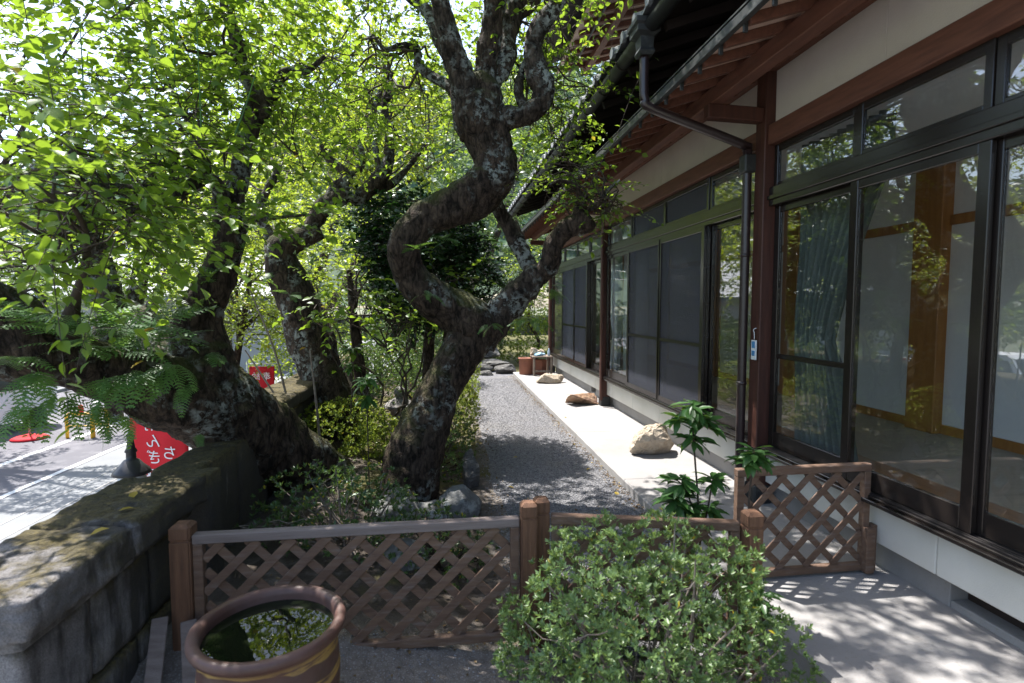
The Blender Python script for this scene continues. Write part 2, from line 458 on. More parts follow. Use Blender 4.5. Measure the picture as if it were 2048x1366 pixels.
MT['bronze'] = mat('bronze_aluminium', (0.014, 0.011, 0.010), (0.019, 0.015, 0.013), 2, 0.20, 0.0, metal=0.0, spec=0.5)
MT['rail'] = mat('sill_aluminium', (0.05, 0.045, 0.045), (0.07, 0.065, 0.065), 3, 0.3, metal=0.7)
MT['gutter'] = mat('gutter_metal', (0.040, 0.042, 0.042), (0.026, 0.027, 0.028), 7, 0.5, 0.1, 20, metal=0.2, spots=((0.09, 0.095, 0.09), 9, 0.55, 0.75))
MT['pipe'] = mat('downpipe', (0.032, 0.019, 0.019), (0.024, 0.015, 0.016), 4, 0.3, spec=0.6)
MT['tile'] = mat('roof_tile', (0.17, 0.18, 0.19), (0.09, 0.095, 0.105), 6, 0.45, 0.15, 60, spots=((0.30, 0.31, 0.31), 8, 0.55, 0.7))
MT['tatami'] = mat('tatami', (0.42, 0.38, 0.31), (0.36, 0.325, 0.26), 3, 0.8, 0.2, 30, stretch=(1, 14, 1))
MT['plank'] = mat('floor_plank', (0.32, 0.17, 0.07), (0.24, 0.12, 0.05), 4, 0.35, 0.1, 30, stretch=(8, 0.6, 1))
MT['room_wall'] = mat('room_wall', (0.82, 0.82, 0.81), (0.77, 0.78, 0.78), 2, 0.9)
MT['wood_room'] = mat('room_timber', (0.46, 0.21, 0.055), (0.34, 0.15, 0.04), 4, 0.4, 0.1, 30, stretch=(7, 7, 0.6))
MT['curtain'] = mat('curtain_cloth', (0.15, 0.18, 0.16), (0.10, 0.125, 0.11), 5, 0.9, 0.2, 200)
MT['lace'] = mat('lace_cloth', (0.62, 0.66, 0.66), (0.50, 0.55, 0.56), 5, 0.9)
def glass_mat(name, tint=(0.97, 0.98, 0.975), ior=1.5, extra=0.075):
    m, nt, b, o = new_mat(name); nt.nodes.remove(b)
    t = nt.nodes.new('ShaderNodeBsdfTransparent'); t.inputs[0].default_value = c4(tint)
    g = nt.nodes.new('ShaderNodeBsdfGlossy'); g.inputs['Roughness'].default_value = 0.0
    mx = nt.nodes.new('ShaderNodeMixShader')
    nt.links.new(math_(nt, 'ADD', schlick(nt, 0.05, 1.0), extra), mx.inputs[0])
    nt.links.new(t.outputs[0], mx.inputs[1]); nt.links.new(g.outputs[0], mx.inputs[2])
    nt.links.new(mx.outputs[0], o.inputs[0])
    return m
MT['glass'] = glass_mat('glass')
def screen_mat():
    m, nt, b, o = new_mat('insect_screen')
    b.inputs['Base Color'].default_value = (0.030, 0.034, 0.050, 1); b.inputs['Roughness'].default_value = 0.7
    t = nt.nodes.new('ShaderNodeBsdfTransparent'); mx = nt.nodes.new('ShaderNodeMixShader')
    mx.inputs[0].default_value = 0.62
    nt.links.new(t.outputs[0], mx.inputs[1]); nt.links.new(b.outputs[0], mx.inputs[2]); nt.links.new(mx.outputs[0], o.inputs[0])
    return m
MT['screen'] = screen_mat()

# ---- terrain of the street side, reaching the horizon
def terrain_mat():
    m, nt, b, o = new_mat('terrain')
    v = coords(nt)
    c = mixc(nt, ramp(nt, tex_noise(nt, v, 0.15, 5), 0.35, 0.65), (0.09, 0.12, 0.05), (0.16, 0.14, 0.10))
    nt.links.new(c, b.inputs['Base Color']); b.inputs['Roughness'].default_value = 0.95
    return m
ST_Z = -1.65
ter = mesh('ground', [(-700, -300, ST_Z - .02), (700, -300, ST_Z - .02), (700, 1000, ST_Z - .02), (-700, 1000, ST_Z - .02)], [(0, 1, 2, 3)], terrain_mat())
tag(ter, kind='structure')

def gheight(x, y):
    z = 0.0
    if x < 0.15: z += 0.16 * min(1, (0.15 - x) / 0.9)
    if y < 2.5:
        k = min(1, (2.5 - y) / 0.7); z = z * (1 - k) - 0.02 * k
        if x > 0.75: z -= 0.26 * k * min(1, (x - 0.75) / 0.45)
    n = noise.noise(Vector((x * 1.1, y * 1.1, 3))) * 0.025 + noise.noise(Vector((x * 5, y * 5, 1))) * 0.008
    if 0.4 < x < 1.56 and y > 2.5: n *= 0.4
    return z + n
def soil_mat():
    m, nt, b, o = new_mat('garden_soil')
    v = coords(nt); g = nt.nodes.new('ShaderNodeSeparateXYZ'); nt.links.new(v, g.inputs[0])
    n1 = tex_noise(nt, v, 2.2, 6, 0.6)
    soil = mixc(nt, ramp(nt, tex_noise(nt, v, 26, 6, 0.7), 0.3, 0.7), (0.115, 0.095, 0.080), (0.23, 0.20, 0.175))
    soil = mixc(nt, ramp(nt, tex_noise(nt, v, 130, 3, 0.7), 0.56, 0.66), soil, (0.34, 0.32, 0.30))
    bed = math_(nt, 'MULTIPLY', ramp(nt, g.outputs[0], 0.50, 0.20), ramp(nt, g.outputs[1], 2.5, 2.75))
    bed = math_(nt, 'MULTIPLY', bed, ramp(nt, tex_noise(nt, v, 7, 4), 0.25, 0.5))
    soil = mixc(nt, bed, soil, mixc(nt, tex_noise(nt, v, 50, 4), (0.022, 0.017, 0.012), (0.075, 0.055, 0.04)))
    moss = mixc(nt, tex_noise(nt, v, 40, 5), (0.045, 0.045, 0.010), (0.12, 0.105, 0.022))
    # moss grows along the planted strip and in patches elsewhere
    strip = ramp(nt, g.outputs[0], 0.75, 0.25)
    far = ramp(nt, g.outputs[1], 3.4, 5.0)
    mf = math_(nt, 'MULTIPLY', math_(nt, 'MULTIPLY', strip, far), 0.24)
    mf = math_(nt, 'ADD', mf, ramp(nt, g.outputs[1], 12.6, 13.6, 0, 0.6))
    k = ramp(nt, math_(nt, 'ADD', n1, math_(nt, 'MULTIPLY', mf, 0.6)), 0.60, 0.72)
    c = mixc(nt, k, soil, moss)
    nt.links.new(c, b.inputs['Base Color']); b.inputs['Roughness'].default_value = 0.95
    bump(nt, b, math_(nt, 'ADD', tex_noise(nt, v, 60, 6, 0.7), tex_noise(nt, v, 14, 4)), 0.8, 0.02)
    return m
def grid_sheet(name, x0, x1, y0, y1, nx, ny, fz, m, skirt=None):
    V = []; Fs = []
    for j in range(ny + 1):
        for i in range(nx + 1):
            x = x0 + (x1 - x0) * i / nx; y = y0 + (y1 - y0) * j / ny
            V.append((x, y, fz(x, y)))
    for j in range(ny):
        for i in range(nx):
            a = j * (nx + 1) + i; Fs.append((a, a + 1, a + nx + 2, a + nx + 1))
    if skirt is not None:
        edge = [j * (nx + 1) for j in range(ny + 1)]
        for a, b_ in zip(edge, edge[1:]):
            k = len(V); V += [(V[a][0], V[a][1], skirt), (V[b_][0], V[b_][1], skirt)]
            Fs.append((a, b_, k + 1, k))
    return mesh(name, V, Fs, m, None, True)
gg = grid_sheet('garden_ground', -1.34, 9.0, -1.5, 30, 150, 330, gheight, soil_mat(), ST_Z)
tag(gg, kind='structure')
def gravel_mat():
    m, nt, b, o = new_mat('gravel')
    v = coords(nt)
    vo = nt.nodes.new('ShaderNodeTexVoronoi'); vo.inputs['Scale'].default_value = 75
    nt.links.new(v, vo.inputs['Vector'])
    sp = nt.nodes.new('ShaderNodeSeparateColor'); nt.links.new(vo.outputs['Color'], sp.inputs[0])
    c = mixc(nt, sp.outputs[0], (0.12, 0.12, 0.13), (0.28, 0.275, 0.285))
    c = mixc(nt, ramp(nt, tex_noise(nt, v, 1.6, 4), 0.5, 0.75, 0, 0.45), c, (0.20, 0.175, 0.14))
    nt.links.new(c, b.inputs['Base Color']); b.inputs['Roughness'].default_value = 0.9
    bump(nt, b, math_(nt, 'MULTIPLY', vo.outputs['Distance'], -1.0), 0.9, 0.03)
    return m
MT['gravel'] = gravel_mat()
V = []; Fs = []; NYP = 150
for j in range(NYP + 1):
    y = 2.35 + (13.4 - 2.35) * j / NYP
    xl = 0.42 + 0.07 * noise.noise(Vector((0, y * 1.3, 0))) + 0.03 * noise.noise(Vector((0, y * 5, 2)))
    for i in range(9):
        x = xl + (1.575 - xl) * i / 8
        V.append((x, y, gheight(x, y) + (0.006 if i else -0.012) + 0.010))
for j in range(NYP):
    for i in range(8):
        a = j * 9 + i; Fs.append((a, a + 1, a + 10, a + 9))
tag(mesh('gravel_path', V, Fs, MT['gravel'], None, True), kind='structure')
# loose stones lying on the path, nobody could count them
def pebbles(name, P, s, m, parent=None):
    n = len(P); base = np.array([(1, 0, 0), (-1, 0, 0), (0, 1, 0), (0, -1, 0), (0, 0, 1), (0, 0, -1)], float)
    T = np.array([(0, 2, 4), (2, 1, 4), (1, 3, 4), (3, 0, 4), (2, 0, 5), (1, 2, 5), (3, 1, 5), (0, 3, 5)])
    sc = s[:, None] * rng.uniform(.6, 1.2, (n, 3)); sc[:, 2] *= .7
    th = rng.uniform(0, 6.28, n); ct, st = np.cos(th)[:, None], np.sin(th)[:, None]
    B = base[None] * sc[:, None, :] * rng.uniform(.7, 1.15, (n, 6, 1))
    V = np.stack([B[..., 0] * ct - B[..., 1] * st, B[..., 0] * st + B[..., 1] * ct, B[..., 2]], -1) + P[:, None, :]
    F = (np.arange(n)[:, None, None] * 6 + T[None]).reshape(-1, 3)
    return mesh_np(name, V.reshape(-1, 3), F, m, parent)
def pebble_mat():
    m, nt, b, o = new_mat('pebble')
    g = nt.nodes.new('ShaderNodeNewGeometry')
    c = mixc(nt, g.outputs['Random Per Island'], (0.11, 0.11, 0.12), (0.32, 0.315, 0.32))
    nt.links.new(c, b.inputs['Base Color']); b.inputs['Roughness'].default_value = 0.85
    return m
MT['pebble'] = pebble_mat()
n = 26000
yy = 2.5 + (rng.uniform(0, 1, n) ** 1.5) * 9.5
xx = rng.uniform(0.34, 1.56, n)
keep = ~((xx < 0.5) & (rng.uniform(0, 1, n) < 0.6))
xx, yy = xx[keep], yy[keep]
P = np.stack([xx, yy, np.array([gheight(a, c) + 0.018 for a, c in zip(xx, yy)])], 1)
tag(pebbles('gravel_stones', P, rng.uniform(.0045, .011, len(P)), MT['pebble']), 'loose grey gravel covering the garden path', 'gravel', kind='stuff')
n = 2600
xx = rng.uniform(-.95, 1.2, n); yy = rng.uniform(1.2, 2.6, n)
P = np.stack([xx, yy, np.array([gheight(a, c) + 0.002 for a, c in zip(xx, yy)])], 1)
tag(pebbles('soil_grit', P, rng.uniform(.002, .008, n), MT['pebble']), 'fine grit scattered over bare soil before the lattice fence', 'grit', kind='stuff')

# ---- concrete walk beside the house
WX = 2.45                                             # face of the house wall
WZ = 0.09
wk = thing('concrete_walk', 'long pale concrete walkway slab running beside the house', 'walkway', (1.56, 0, 0))
wk['kind'] = 'structure'
for y0, y1 in ((-1.2, .98), (.986, 2.80), (2.806, 4.62), (4.626, 6.44), (6.446, 8.26), (8.266, 10.1), (10.106, 12.6)):
    V = []; Fs = []; NY = int((y1 - y0) / 0.06)
    prof = [(1.56, -0.45), (1.56, WZ - .012), (1.572, WZ), (1.9, WZ), (2.3, WZ), (2.56, WZ), (2.56, -.45)]
    for j in range(NY + 1):
        y = y0 + (y1 - y0) * j / NY
        for k, (x, z) in enumerate(prof):
            e = noise.noise(Vector((x * 3, y * 7, 5))) * 0.004 if k in (1, 2) else 0
            V.append((x + e, y, z + e * .5 + noise.noise(Vector((x, y * .7, 9))) * .004))
    for j in range(NY):
        for k in range(6):
            a = j * 7 + k; Fs.append((a + 7, a + 8, a + 1, a))
    Fs.append(tuple(range(7))); Fs.append(tuple(range(NY * 7, NY * 7 + 7))[::-1])
    mesh('slab', V, Fs, MT['concrete'], wk)

# ---- street
MT['asphalt'] = mat('asphalt', (0.125, 0.12, 0.135), (0.095, 0.093, 0.105), 0.8, 0.9, 0.4, 150, spots=((0.20, 0.195, 0.205), 2, 0.5, 0.8))
MT['pavement'] = mat('pavement', (0.20, 0.205, 0.21), (0.165, 0.17, 0.175), 1.2, 0.9, 0.3, 120)
MT['road_paint'] = mat('road_paint', (0.72, 0.72, 0.70), (0.58, 0.58, 0.57), 9, 0.8)
MT['stone_kerb'] = mat('kerb_concrete', (0.36, 0.35, 0.33), (0.28, 0.27, 0.26), 5, 0.9, 0.3, 60)
def strip(name, x0, x1, y0, y1, z, m, parent=None): return mesh(name, [(x0, y0, z), (x1, y0, z), (x1, y1, z), (x0, y1, z)], [(0, 1, 2, 3)], m, parent)
rd = strip('road', -14.5, -7.45, -40, 140, ST_Z, MT['asphalt']); tag(rd, kind='structure')
pv = strip('pavement', -7.45, -1.35, -40, 140, ST_Z + 0.004, MT['pavement']); tag(pv, kind='structure')
pf = box('pavement_far', (-20, -40, ST_Z - .1), (-14.5, 140, ST_Z + 0.12), MT['pavement']); pf.name = 'pavement'; tag(pf, kind='structure')
for x0, x1 in ((-9.17, -9.02), (-7.62, -7.50)):
    l = strip('road_line', x0, x1, -40, 140, ST_Z + 0.006, MT['road_paint'], rd)
for y in np.arange(2, 60, 6.0):
    strip('road_dash', -11.9, -11.75, y, y + 3, ST_Z + 0.006, MT['road_paint'], rd)
for x in (-6.62, -6.2):
    box('gutter_grating', (x - .015, -20, ST_Z + .004), (x + .015, 80, ST_Z + .010), MT['stone_kerb'], pv, 0.001)

# ================================================================== HOUSE
hs = thing('house', 'traditional timber house with white plaster, glass sliding doors and tiled eaves', 'house', (WX, 4, 0))
YE, YS = 12.45, -1.2
POSTS = (-0.28, 3.97, 8.17, 12.42)
# foundation panels, recessed base with vents
box('base_wall', (2.54, YS, WZ - .05), (2.66, 1.62, 0.27), MT['concrete'], hs)
box('base_wall', (2.54, 2.42, WZ - .05), (2.66, 9.05, 0.27), MT['concrete'], hs)
box('base_wall', (2.54, 9.35, WZ - .05), (2.66, YE, 0.27), MT['concrete'], hs)
for a, b_ in ((1.62, 2.42), (9.05, 9.35)):
    v_ = box('vent', (2.64, a, WZ + .03), (2.70, b_, .26), MT['wood_dark'], hs)
    box('vent_sill', (2.545, a, WZ - .05), (2.66, b_, WZ + .035), MT['concrete'], hs)
y = YS
k = 0
while y < YE - .05:
    y1 = min(y + 0.905, YE)
    box('foundation_panel', (2.45, y + .0015, 0.262), (2.56, y1 - .0015, 0.505), MT['panel'], hs, 0.006)
    y = y1
# sill: stepped aluminium track
for (x0, x1, z0, z1, m_) in ((2.36, 2.60, .505, .528, 'bronze'), (2.385, 2.60, .528, .545, 'bronze')):
    box('sill', (x0, YS, z0), (x1, YE, z1), MT[m_], hs, 0.004)
for x in (2.395, 2.415, 2.437, 2.459):
    box('sill_track', (x, YS, .545), (x + .005, YE, .556), MT['rail'], hs, 0.001)
DZ0, DZ1, TZ, RZ1 = .557, 2.36, 2.50, 2.81
# posts
for y in POSTS:
    p = box('post', (2.365, y - .065, WZ + .14), (2.495, y + .065, 3.36), MT['wood_post'], hs, 0.006)
    box('post_base', (2.355, y - .075, WZ), (2.505, y + .075, WZ + .145), MT['gutter'], p, 0.01)
# transom, header, plaster, wall plate
for a, b_ in zip(POSTS, POSTS[1:]):
    a += .067; b_ -= .067
    box('transom', (2.405, a, DZ1), (2.50, b_, TZ), MT['bronze'], hs, 0.005)
    box('transom_lip', (2.39, a, DZ1 + .045), (2.405, b_, DZ1 + .075), MT['bronze'], hs, 0.003)
    box('header_beam', (2.385, a, RZ1), (2.495, b_, 2.955), MT['wood_house'], hs, 0.006)
    n = 4; w = (b_ - a) / n
    for i in range(n):
        box('plaster_panel', (2.44, a + i * w + .001, 2.955), (2.49, a + (i + 1) * w - .001, 3.40), MT['plaster'], hs, 0.003)
box('wall_plate', (2.39, YS, 3.345), (2.52, YE, 3.46), MT['wood_house'], hs, 0.006)
box('upper_wall', (2.44, YS, 3.46), (2.54, YE, 4.1), MT['wood_dark'], hs, 0.004)
# bracket arms and purlin
for y in POSTS:
    beam('bracket_arm', (2.37, y, 3.04), (1.93, y, 3.055), .085, .105, MT['wood_post'], hs, 0.008)
beam('purlin', (2.0, YS, 3.16), (2.0, YE - .1, 3.16), .10, .115, MT['wood_house'], hs, 0.006, up=(0, 0, 1))
# lower eave: rafters (shared mesh), soffit boards, edge
V, Fs = beam_data((2.44, 0, 3.385), (1.60, 0, 3.125), .042, .055, .003)
rme = bpy.data.meshes.new('rafter'); rme.from_pydata([tuple(v) for v in V], [], Fs); rme.materials.append(MT['wood_house'])
hook_me = bpy.data.meshes.new('gutter_hook')
Vh, Fh = cbox_data(.012, .008, .035, .002)
hook_me.from_pydata([(v[0] + 1.585, v[1], v[2] + 3.095) for v in Vh], [], Fh); hook_me.materials.append(MT['gutter'])
i = 0
y = YS + .1
while y < YE - .1:
    o = bpy.data.objects.new('rafter', rme); COL.objects.link(o); o.parent = hs; o.location = (-WX, y - 4, 0)
    h_ = bpy.data.objects.new('gutter_hook', hook_me); COL.objects.link(h_); h_.parent = hs; h_.location = (-WX, y - 4, 0)
    y += .262
y = YS
while y < YE:
    y1 = min(y + 1.82, YE)
    mesh('soffit_board', [(2.44, y, 3.415), (1.59, y, 3.152), (1.59, y1 - .004, 3.152), (2.44, y1 - .004, 3.415),
                          (2.44, y, 3.435), (1.59, y, 3.172), (1.59, y1 - .004, 3.172), (2.44, y1 - .004, 3.435)],
         [(0, 1, 2, 3), (7, 6, 5, 4), (0, 4, 5, 1), (1, 5, 6, 2), (2, 6, 7, 3), (3, 7, 4, 0)], MT['soffit'], hs)
    y = y1
beam('eave_edge', (1.575, YS, 3.155), (1.575, YE, 3.155), .022, .05, MT['gutter'], hs, .003)
beam('eave_flashing', (1.565, YS, 3.112), (1.565, YE, 3.112), .035, .018, MT['gutter'], hs, .003)
mesh('eave_roof', [(1.56, YS, 3.185), (2.5, YS, 3.48), (2.5, YE, 3.48), (1.56, YE, 3.185), (1.56, YS, 3.195), (2.5, YS, 3.5), (2.5, YE, 3.5), (1.56, YE, 3.195)],
     [(0, 1, 2, 3), (7, 6, 5, 4), (0, 4, 5, 1), (1, 5, 6, 2), (2, 6, 7, 3), (3, 7, 4, 0)], MT['gutter'], hs)
# end beam and end rafters of the lower eave
beam('end_beam', (1.6, YE + .03, 3.10), (2.6, YE + .03, 3.40), .05, .10, MT['wood_house'], hs)
# upper eave: dark soffit, dark rafters, gutter, tiles
def roof_z(x, x0, z0, s): return z0 + (x - x0) * s
V, Fs = beam_data((2.5, 0, 3.97), (1.62, 0, 3.66), .05, .07, .003)
dme = bpy.data.meshes.new('dark_rafter'); dme.from_pydata([tuple(v) for v in V], [], Fs); dme.materials.append(MT['wood_dark'])
y = YS
while y < YE:
    o = bpy.data.objects.new('dark_rafter', dme); COL.objects.link(o); o.parent = hs; o.location = (-WX, y - 4, 0); y += .40
mesh('roof_deck', [(1.56, YS, 3.69), (2.62, YS, 4.06), (2.62, YE + .2, 4.06), (1.56, YE + .2, 3.69), (1.56, YS, 3.73), (2.62, YS, 4.10), (2.62, YE + .2, 4.10), (1.56, YE + .2, 3.73)],
     [(0, 3, 2, 1), (4, 5, 6, 7), (0, 1, 5, 4), (1, 2, 6, 5), (2, 3, 7, 6), (3, 0, 4, 7)], MT['wood_dark'], hs)
# tiles: eave row and three rows behind it, each tile its own piece
def tile_mesh():
    V = []; Fs = []; n = 10; Ln = .30; wdt = .275
    for j, xx_ in enumerate((0, Ln)):
        for s in (0, 1):
            for i in range(n + 1):
                t = i / n
                zz = .052 * math.sin(t * math.pi / .42) if t < .42 else -.022 * math.sin((t - .42) / .58 * math.pi)
                V.append((xx_, t * wdt, zz + (.0 if s else -.022) + xx_ * .40))
    m_ = n + 1
    for i in range(n):
        Fs.append((m_ + i, 3 * m_ + i, 3 * m_ + i + 1, m_ + i + 1))
        Fs.append((i, i + 1, 2 * m_ + i + 1, 2 * m_ + i))
        Fs.append((i, m_ + i, m_ + i + 1, i + 1))
    # round boss closing the eave end of the ridge
    c0 = len(V); V.append((-.012, .058, .005))
    for k in range(10):
        a = 2 * math.pi * k / 10; V.append((-.012, .058 + .046 * math.cos(a), .005 + .046 * math.sin(a)))
    for k in range(10): 
        V.append((.02, .058 + .046 * math.cos(2 * math.pi * k / 10), .005 + .046 * math.sin(2 * math.pi * k / 10)))
    for k in range(10):
        k2 = (k + 1) % 10
        Fs.append((c0, c0 + 1 + k2, c0 + 1 + k)); Fs.append((c0 + 1 + k, c0 + 1 + k2, c0 + 11 + k2, c0 + 11 + k))
    me = bpy.data.meshes.new('roof_tile'); me.from_pydata(V, [], Fs); me.materials.append(MT['tile']); return me
tme = tile_mesh()
for row in range(3):
    y = 1.0
    while y < YE + .1:
        o = bpy.data.objects.new('roof_tile', tme); COL.objects.link(o); o.parent = hs
        o.location = (1.425 + row * .29 - WX, y - 4, 3.745 + row * .135); y += .277
mesh('roof_slope', [(2.35, YS, 4.10), (2.35, YE + .1, 4.10), (3.0, YE + .1, 4.42), (3.0, YS, 4.42)], [(0, 3, 2, 1)], MT['tile'], hs)
# half-round gutter with straps
def half_gutter(x, z, r, y0, y1, parent):
    V = []; Fs = []; n = 12
    for y in (y0, y1):
        for rr in (r, r - .006):
            for k in range(n + 1):
                a = math.pi + math.pi * k / n
                V.append((x + rr * math.cos(a), y, z + rr * math.sin(a)))
    q = n + 1
    for k in range(n):
        Fs.append((k, k + 1, 2 * q + k + 1, 2 * q + k)); Fs.append((q + k + 1, q + k, 3 * q + k, 3 * q + k + 1))
    for k in (0, n): Fs.append((k, q + k, 3 * q + k, 2 * q + k))
    Fs.append(tuple(range(q)) + tuple(range(2 * q - 1, q - 1, -1)))
    o = mesh('gutter', V, Fs, MT['gutter'], parent, True)
    y = y0 + .3
    while y < y1:
        P = [(x + (r + .004) * math.cos(math.pi + math.pi * k / 8), y, z + (r + .004) * math.sin(math.pi + math.pi * k / 8), .004) for k in range(9)] + [(x + r + .03, y, z + .06, .004)]
        tube('gutter_strap', P, MT['wood_dark'], o, 5, .05); y += .55
    return o
half_gutter(1.50, 3.655, .062, YS, YE + .15, hs)
# hopper and bent downpipe
hp = thing_loc = None
hpx, hpy = 1.475, 4.03
def hopper(y):
    bm = bmesh.new()
    prof = [(.046, 3.45), (.058, 3.475), (.048, 3.50), (.052, 3.575), (.085, 3.60), (.085, 3.64), (.10, 3.655), (.10, 3.69)]
    rings = [[bm.verts.new((hpx + sx * r, y + sy * r * 1.1, z)) for sx, sy in ((-1, -1), (1, -1), (1, 1), (-1, 1))] for r, z in prof]
    for a, b_ in zip(rings, rings[1:]):
        for k in range(4): bm.faces.new((a[k], a[(k + 1) % 4], b_[(k + 1) % 4], b_[k]))
    bm.faces.new(rings[0][::-1]); bm.faces.new(rings[-1])
    bmesh.ops.bevel(bm, geom=bm.edges[:], offset=.0015, segments=1, affect='EDGES')
    return bm_obj('gutter_hopper', bm, MT['gutter'], hs)
hopper(hpy)
tube('downpipe', [(hpx, hpy, 3.46, .034), (hpx, hpy, 3.22, .034), (hpx + .01, hpy, 3.14, .034), (hpx + .08, hpy + .005, 3.08, .034), (2.26, hpy + .03, 2.86, .034), (2.315, hpy + .04, 2.82, .034),
                  (2.325, hpy + .04, 2.74, .034), (2.325, hpy + .04, 1.4, .034), (2.325, hpy + .04, WZ + .0, .034)], MT['pipe'], hs, 16, .03)
box('pipe_collar', (2.28, hpy - .01, 2.64), (2.375, hpy + .09, 2.78), MT['gutter'], hs, .01)
for z in (2.0, 1.0): tube('pipe_clip', [(2.325, hpy + .04, z, .038), (2.325, hpy + .04, z + .025, .038)], MT['pipe'], hs, 16)
# a slimmer rain pipe on the next post
tube('downpipe', [(2.345, 8.05, 2.7, .022), (2.345, 8.05, 1.4, .022), (2.345, 8.05, WZ + .1, .022)], MT['wood_post'], hs, 10, .2)

# doors
def door(y0, y1, x, kind, mid=None, z0=DZ0, z1=DZ1, bottom=.115, name='sliding_door'):
    s = .042 if name == 'transom_light' else .062; d = .03
    e = bpy.data.objects.new(name, None); e.empty_display_size = .1; COL.objects.link(e); e.parent = hs; ORG[e.name] = org(hs)
    fm = MT['bronze']
    box('stile', (x, y0, z0), (x + d, y0 + s, z1), fm, e, .003); box('stile', (x, y1 - s, z0), (x + d, y1, z1), fm, e, .003)
    box('rail', (x + .001, y0 + s, z0), (x + d - .001, y1 - s, z0 + bottom), fm, e, .003)
    box('rail', (x + .001, y0 + s, z1 - .05), (x + d - .001, y1 - s, z1), fm, e, .003)
    if mid: box('rail', (x + .001, y0 + s, mid), (x + d - .001, y1 - s, mid + .035), fm, e, .003)
    pm = MT['screen'] if kind == 'screen' else MT['glass']
    box('screen_cloth' if kind == 'screen' else 'pane', (x + .012, y0 + s, z0 + bottom), (x + .016, y1 - s, z1 - .05), pm, e, .0005)
    return e
def bay(B, kinds, ranma):
    n = len(kinds)
    for i, kd in enumerate(kinds):
        y0, y1 = B[i], B[i + 1]
        trk = 2.455 if i % 2 == 0 else 2.418
        door(y0 - (.02 if i else 0), y1 + (.02 if i < n - 1 else 0), trk, 'glass', .0 if kd != 'mid' else 1.23)
        if kd == 'screen': door(y0 - (.02 if i else 0), y1 + (.02 if i < n - 1 else 0), 2.384, 'screen', 1.23, bottom=.06, name='screen_door')
    for i in range(n):
        y0, y1 = B[i], B[i + 1]
        door(y0 + .001, y1 - .001, 2.43 if i % 2 else 2.44, 'screen' if ranma[i] else 'glass', None, TZ, RZ1, .03, 'transom_light')
bay((-.21, .60, 1.42, 2.24, 3.06, 3.90), ('glass', 'glass', 'glass', 'glass', 'mid'), (0, 0, 0, 0, 0))
bay((4.04, 4.90, 5.95, 7.02, 8.10), ('glass', 'screen', 'screen', 'glass'), (0, 1, 1, 0))
bay((8.24, 9.13, 10.05, 11.1, 12.35), ('glass', 'screen', 'screen', 'glass'), (0, 0, 0, 0))
# room inside
RX = 4.12
box('room_floor', (2.60, YS, .46), (2.95, YE, .552), MT['plank'], hs)
y = YS
while y < YE:
    y1 = min(y + 1.82, YE); box('tatami_mat', (2.953, y + .002, .46), (RX, y1 - .002, .552), MT['tatami'], hs, .004); y = y1
box('room_ceiling', (2.52, YS, 2.84), (RX + .1, YE, 2.9), MT['room_wall'], hs)
box('house_end_wall', (2.50, YE - .06, .3), (RX, YE, 2.84), MT['plaster'], hs)
box('house_end_wall', (2.50, YS, .3), (RX, YS + .05, 2.84), MT['plaster'], hs)
ys = [YS, .6, 2.35, 4.25, 6.1, 8.0, 9.9, 11.6, YE]
for a, b_ in zip(ys, ys[1:]):
    box('room_panel', (RX, a + .1, .63), (RX + .05, b_ - .1, 2.28), MT['room_wall'], hs)
    box('room_panel', (RX + .01, a + .1, 2.36), (RX + .05, b_ - .1, 2.84), MT['room_wall'], hs)
    box('skirting', (RX - .01, a + .1, .552), (RX + .05, b_ - .1, .63), MT['wood_room'], hs)
    box('lintel', (RX - .02, a + .1, 2.28), (RX + .05, b_ - .1, 2.36), MT['wood_room'], hs)
    box('room_post', (RX - .09, b_ - .17, .552), (RX + .06, b_ + .11, 2.84), MT['wood_room'], hs, .006)
# upper storey
box('storey_wall', (2.96, 2.5, 4.3), (3.1, 9.0, 5.75), MT['plaster'], hs)
box('storey_wall_end', (3.1, 8.9, 4.3), (6.0, 9.0, 6.2), MT['plaster'], hs)
V, Fs = beam_data((2.98, 0, 5.80), (1.95, 0, 5.52), .06, .075, .004)
sme = bpy.data.meshes.new('storey_rafter'); sme.from_pydata([tuple(v) for v in V], [], Fs); sme.materials.append(MT['wood_house'])
y = 2.6
while y < 9.4:
    o = bpy.data.objects.new('storey_rafter', sme); COL.objects.link(o); o.parent = hs; o.location = (-WX, y - 4, 0); y += .30
beam('storey_purlin', (2.38, 2.5, 5.57), (2.38, 9.4, 5.57), .10, .10, MT['wood_house'], hs)
mesh('storey_soffit', [(3.0, 2.5, 5.85), (1.9, 2.5, 5.55), (1.9, 9.45, 5.55), (3.0, 9.45, 5.85), (3.0, 2.5, 5.88), (1.9, 2.5, 5.58), (1.9, 9.45, 5.58), (3.0, 9.45, 5.88)],
     [(0, 1, 2, 3), (7, 6, 5, 4), (0, 4, 5, 1), (1, 5, 6, 2), (2, 6, 7, 3), (3, 7, 4, 0)], MT['soffit'], hs)
beam('storey_fascia', (2.12, 2.5, 5.535), (2.12, 9.45, 5.535), .03, .04, MT['gutter'], hs)
mesh('storey_roof', [(1.55, 2.4, 5.62), (6, 2.4, 7.6), (6, 9.55, 7.6), (1.55, 9.55, 5.62), (1.55, 2.4, 5.70), (6, 2.4, 7.7), (6, 9.55, 7.7), (1.55, 9.55, 5.70)],
     [(0, 3, 2, 1), (4, 5, 6, 7), (0, 1, 5, 4), (1, 2, 6, 5), (2, 3, 7, 6), (3, 0, 4, 7)], MT['wood_dark'], hs)
half_gutter(1.52, 5.62, .06, 2.4, 9.55, hs)

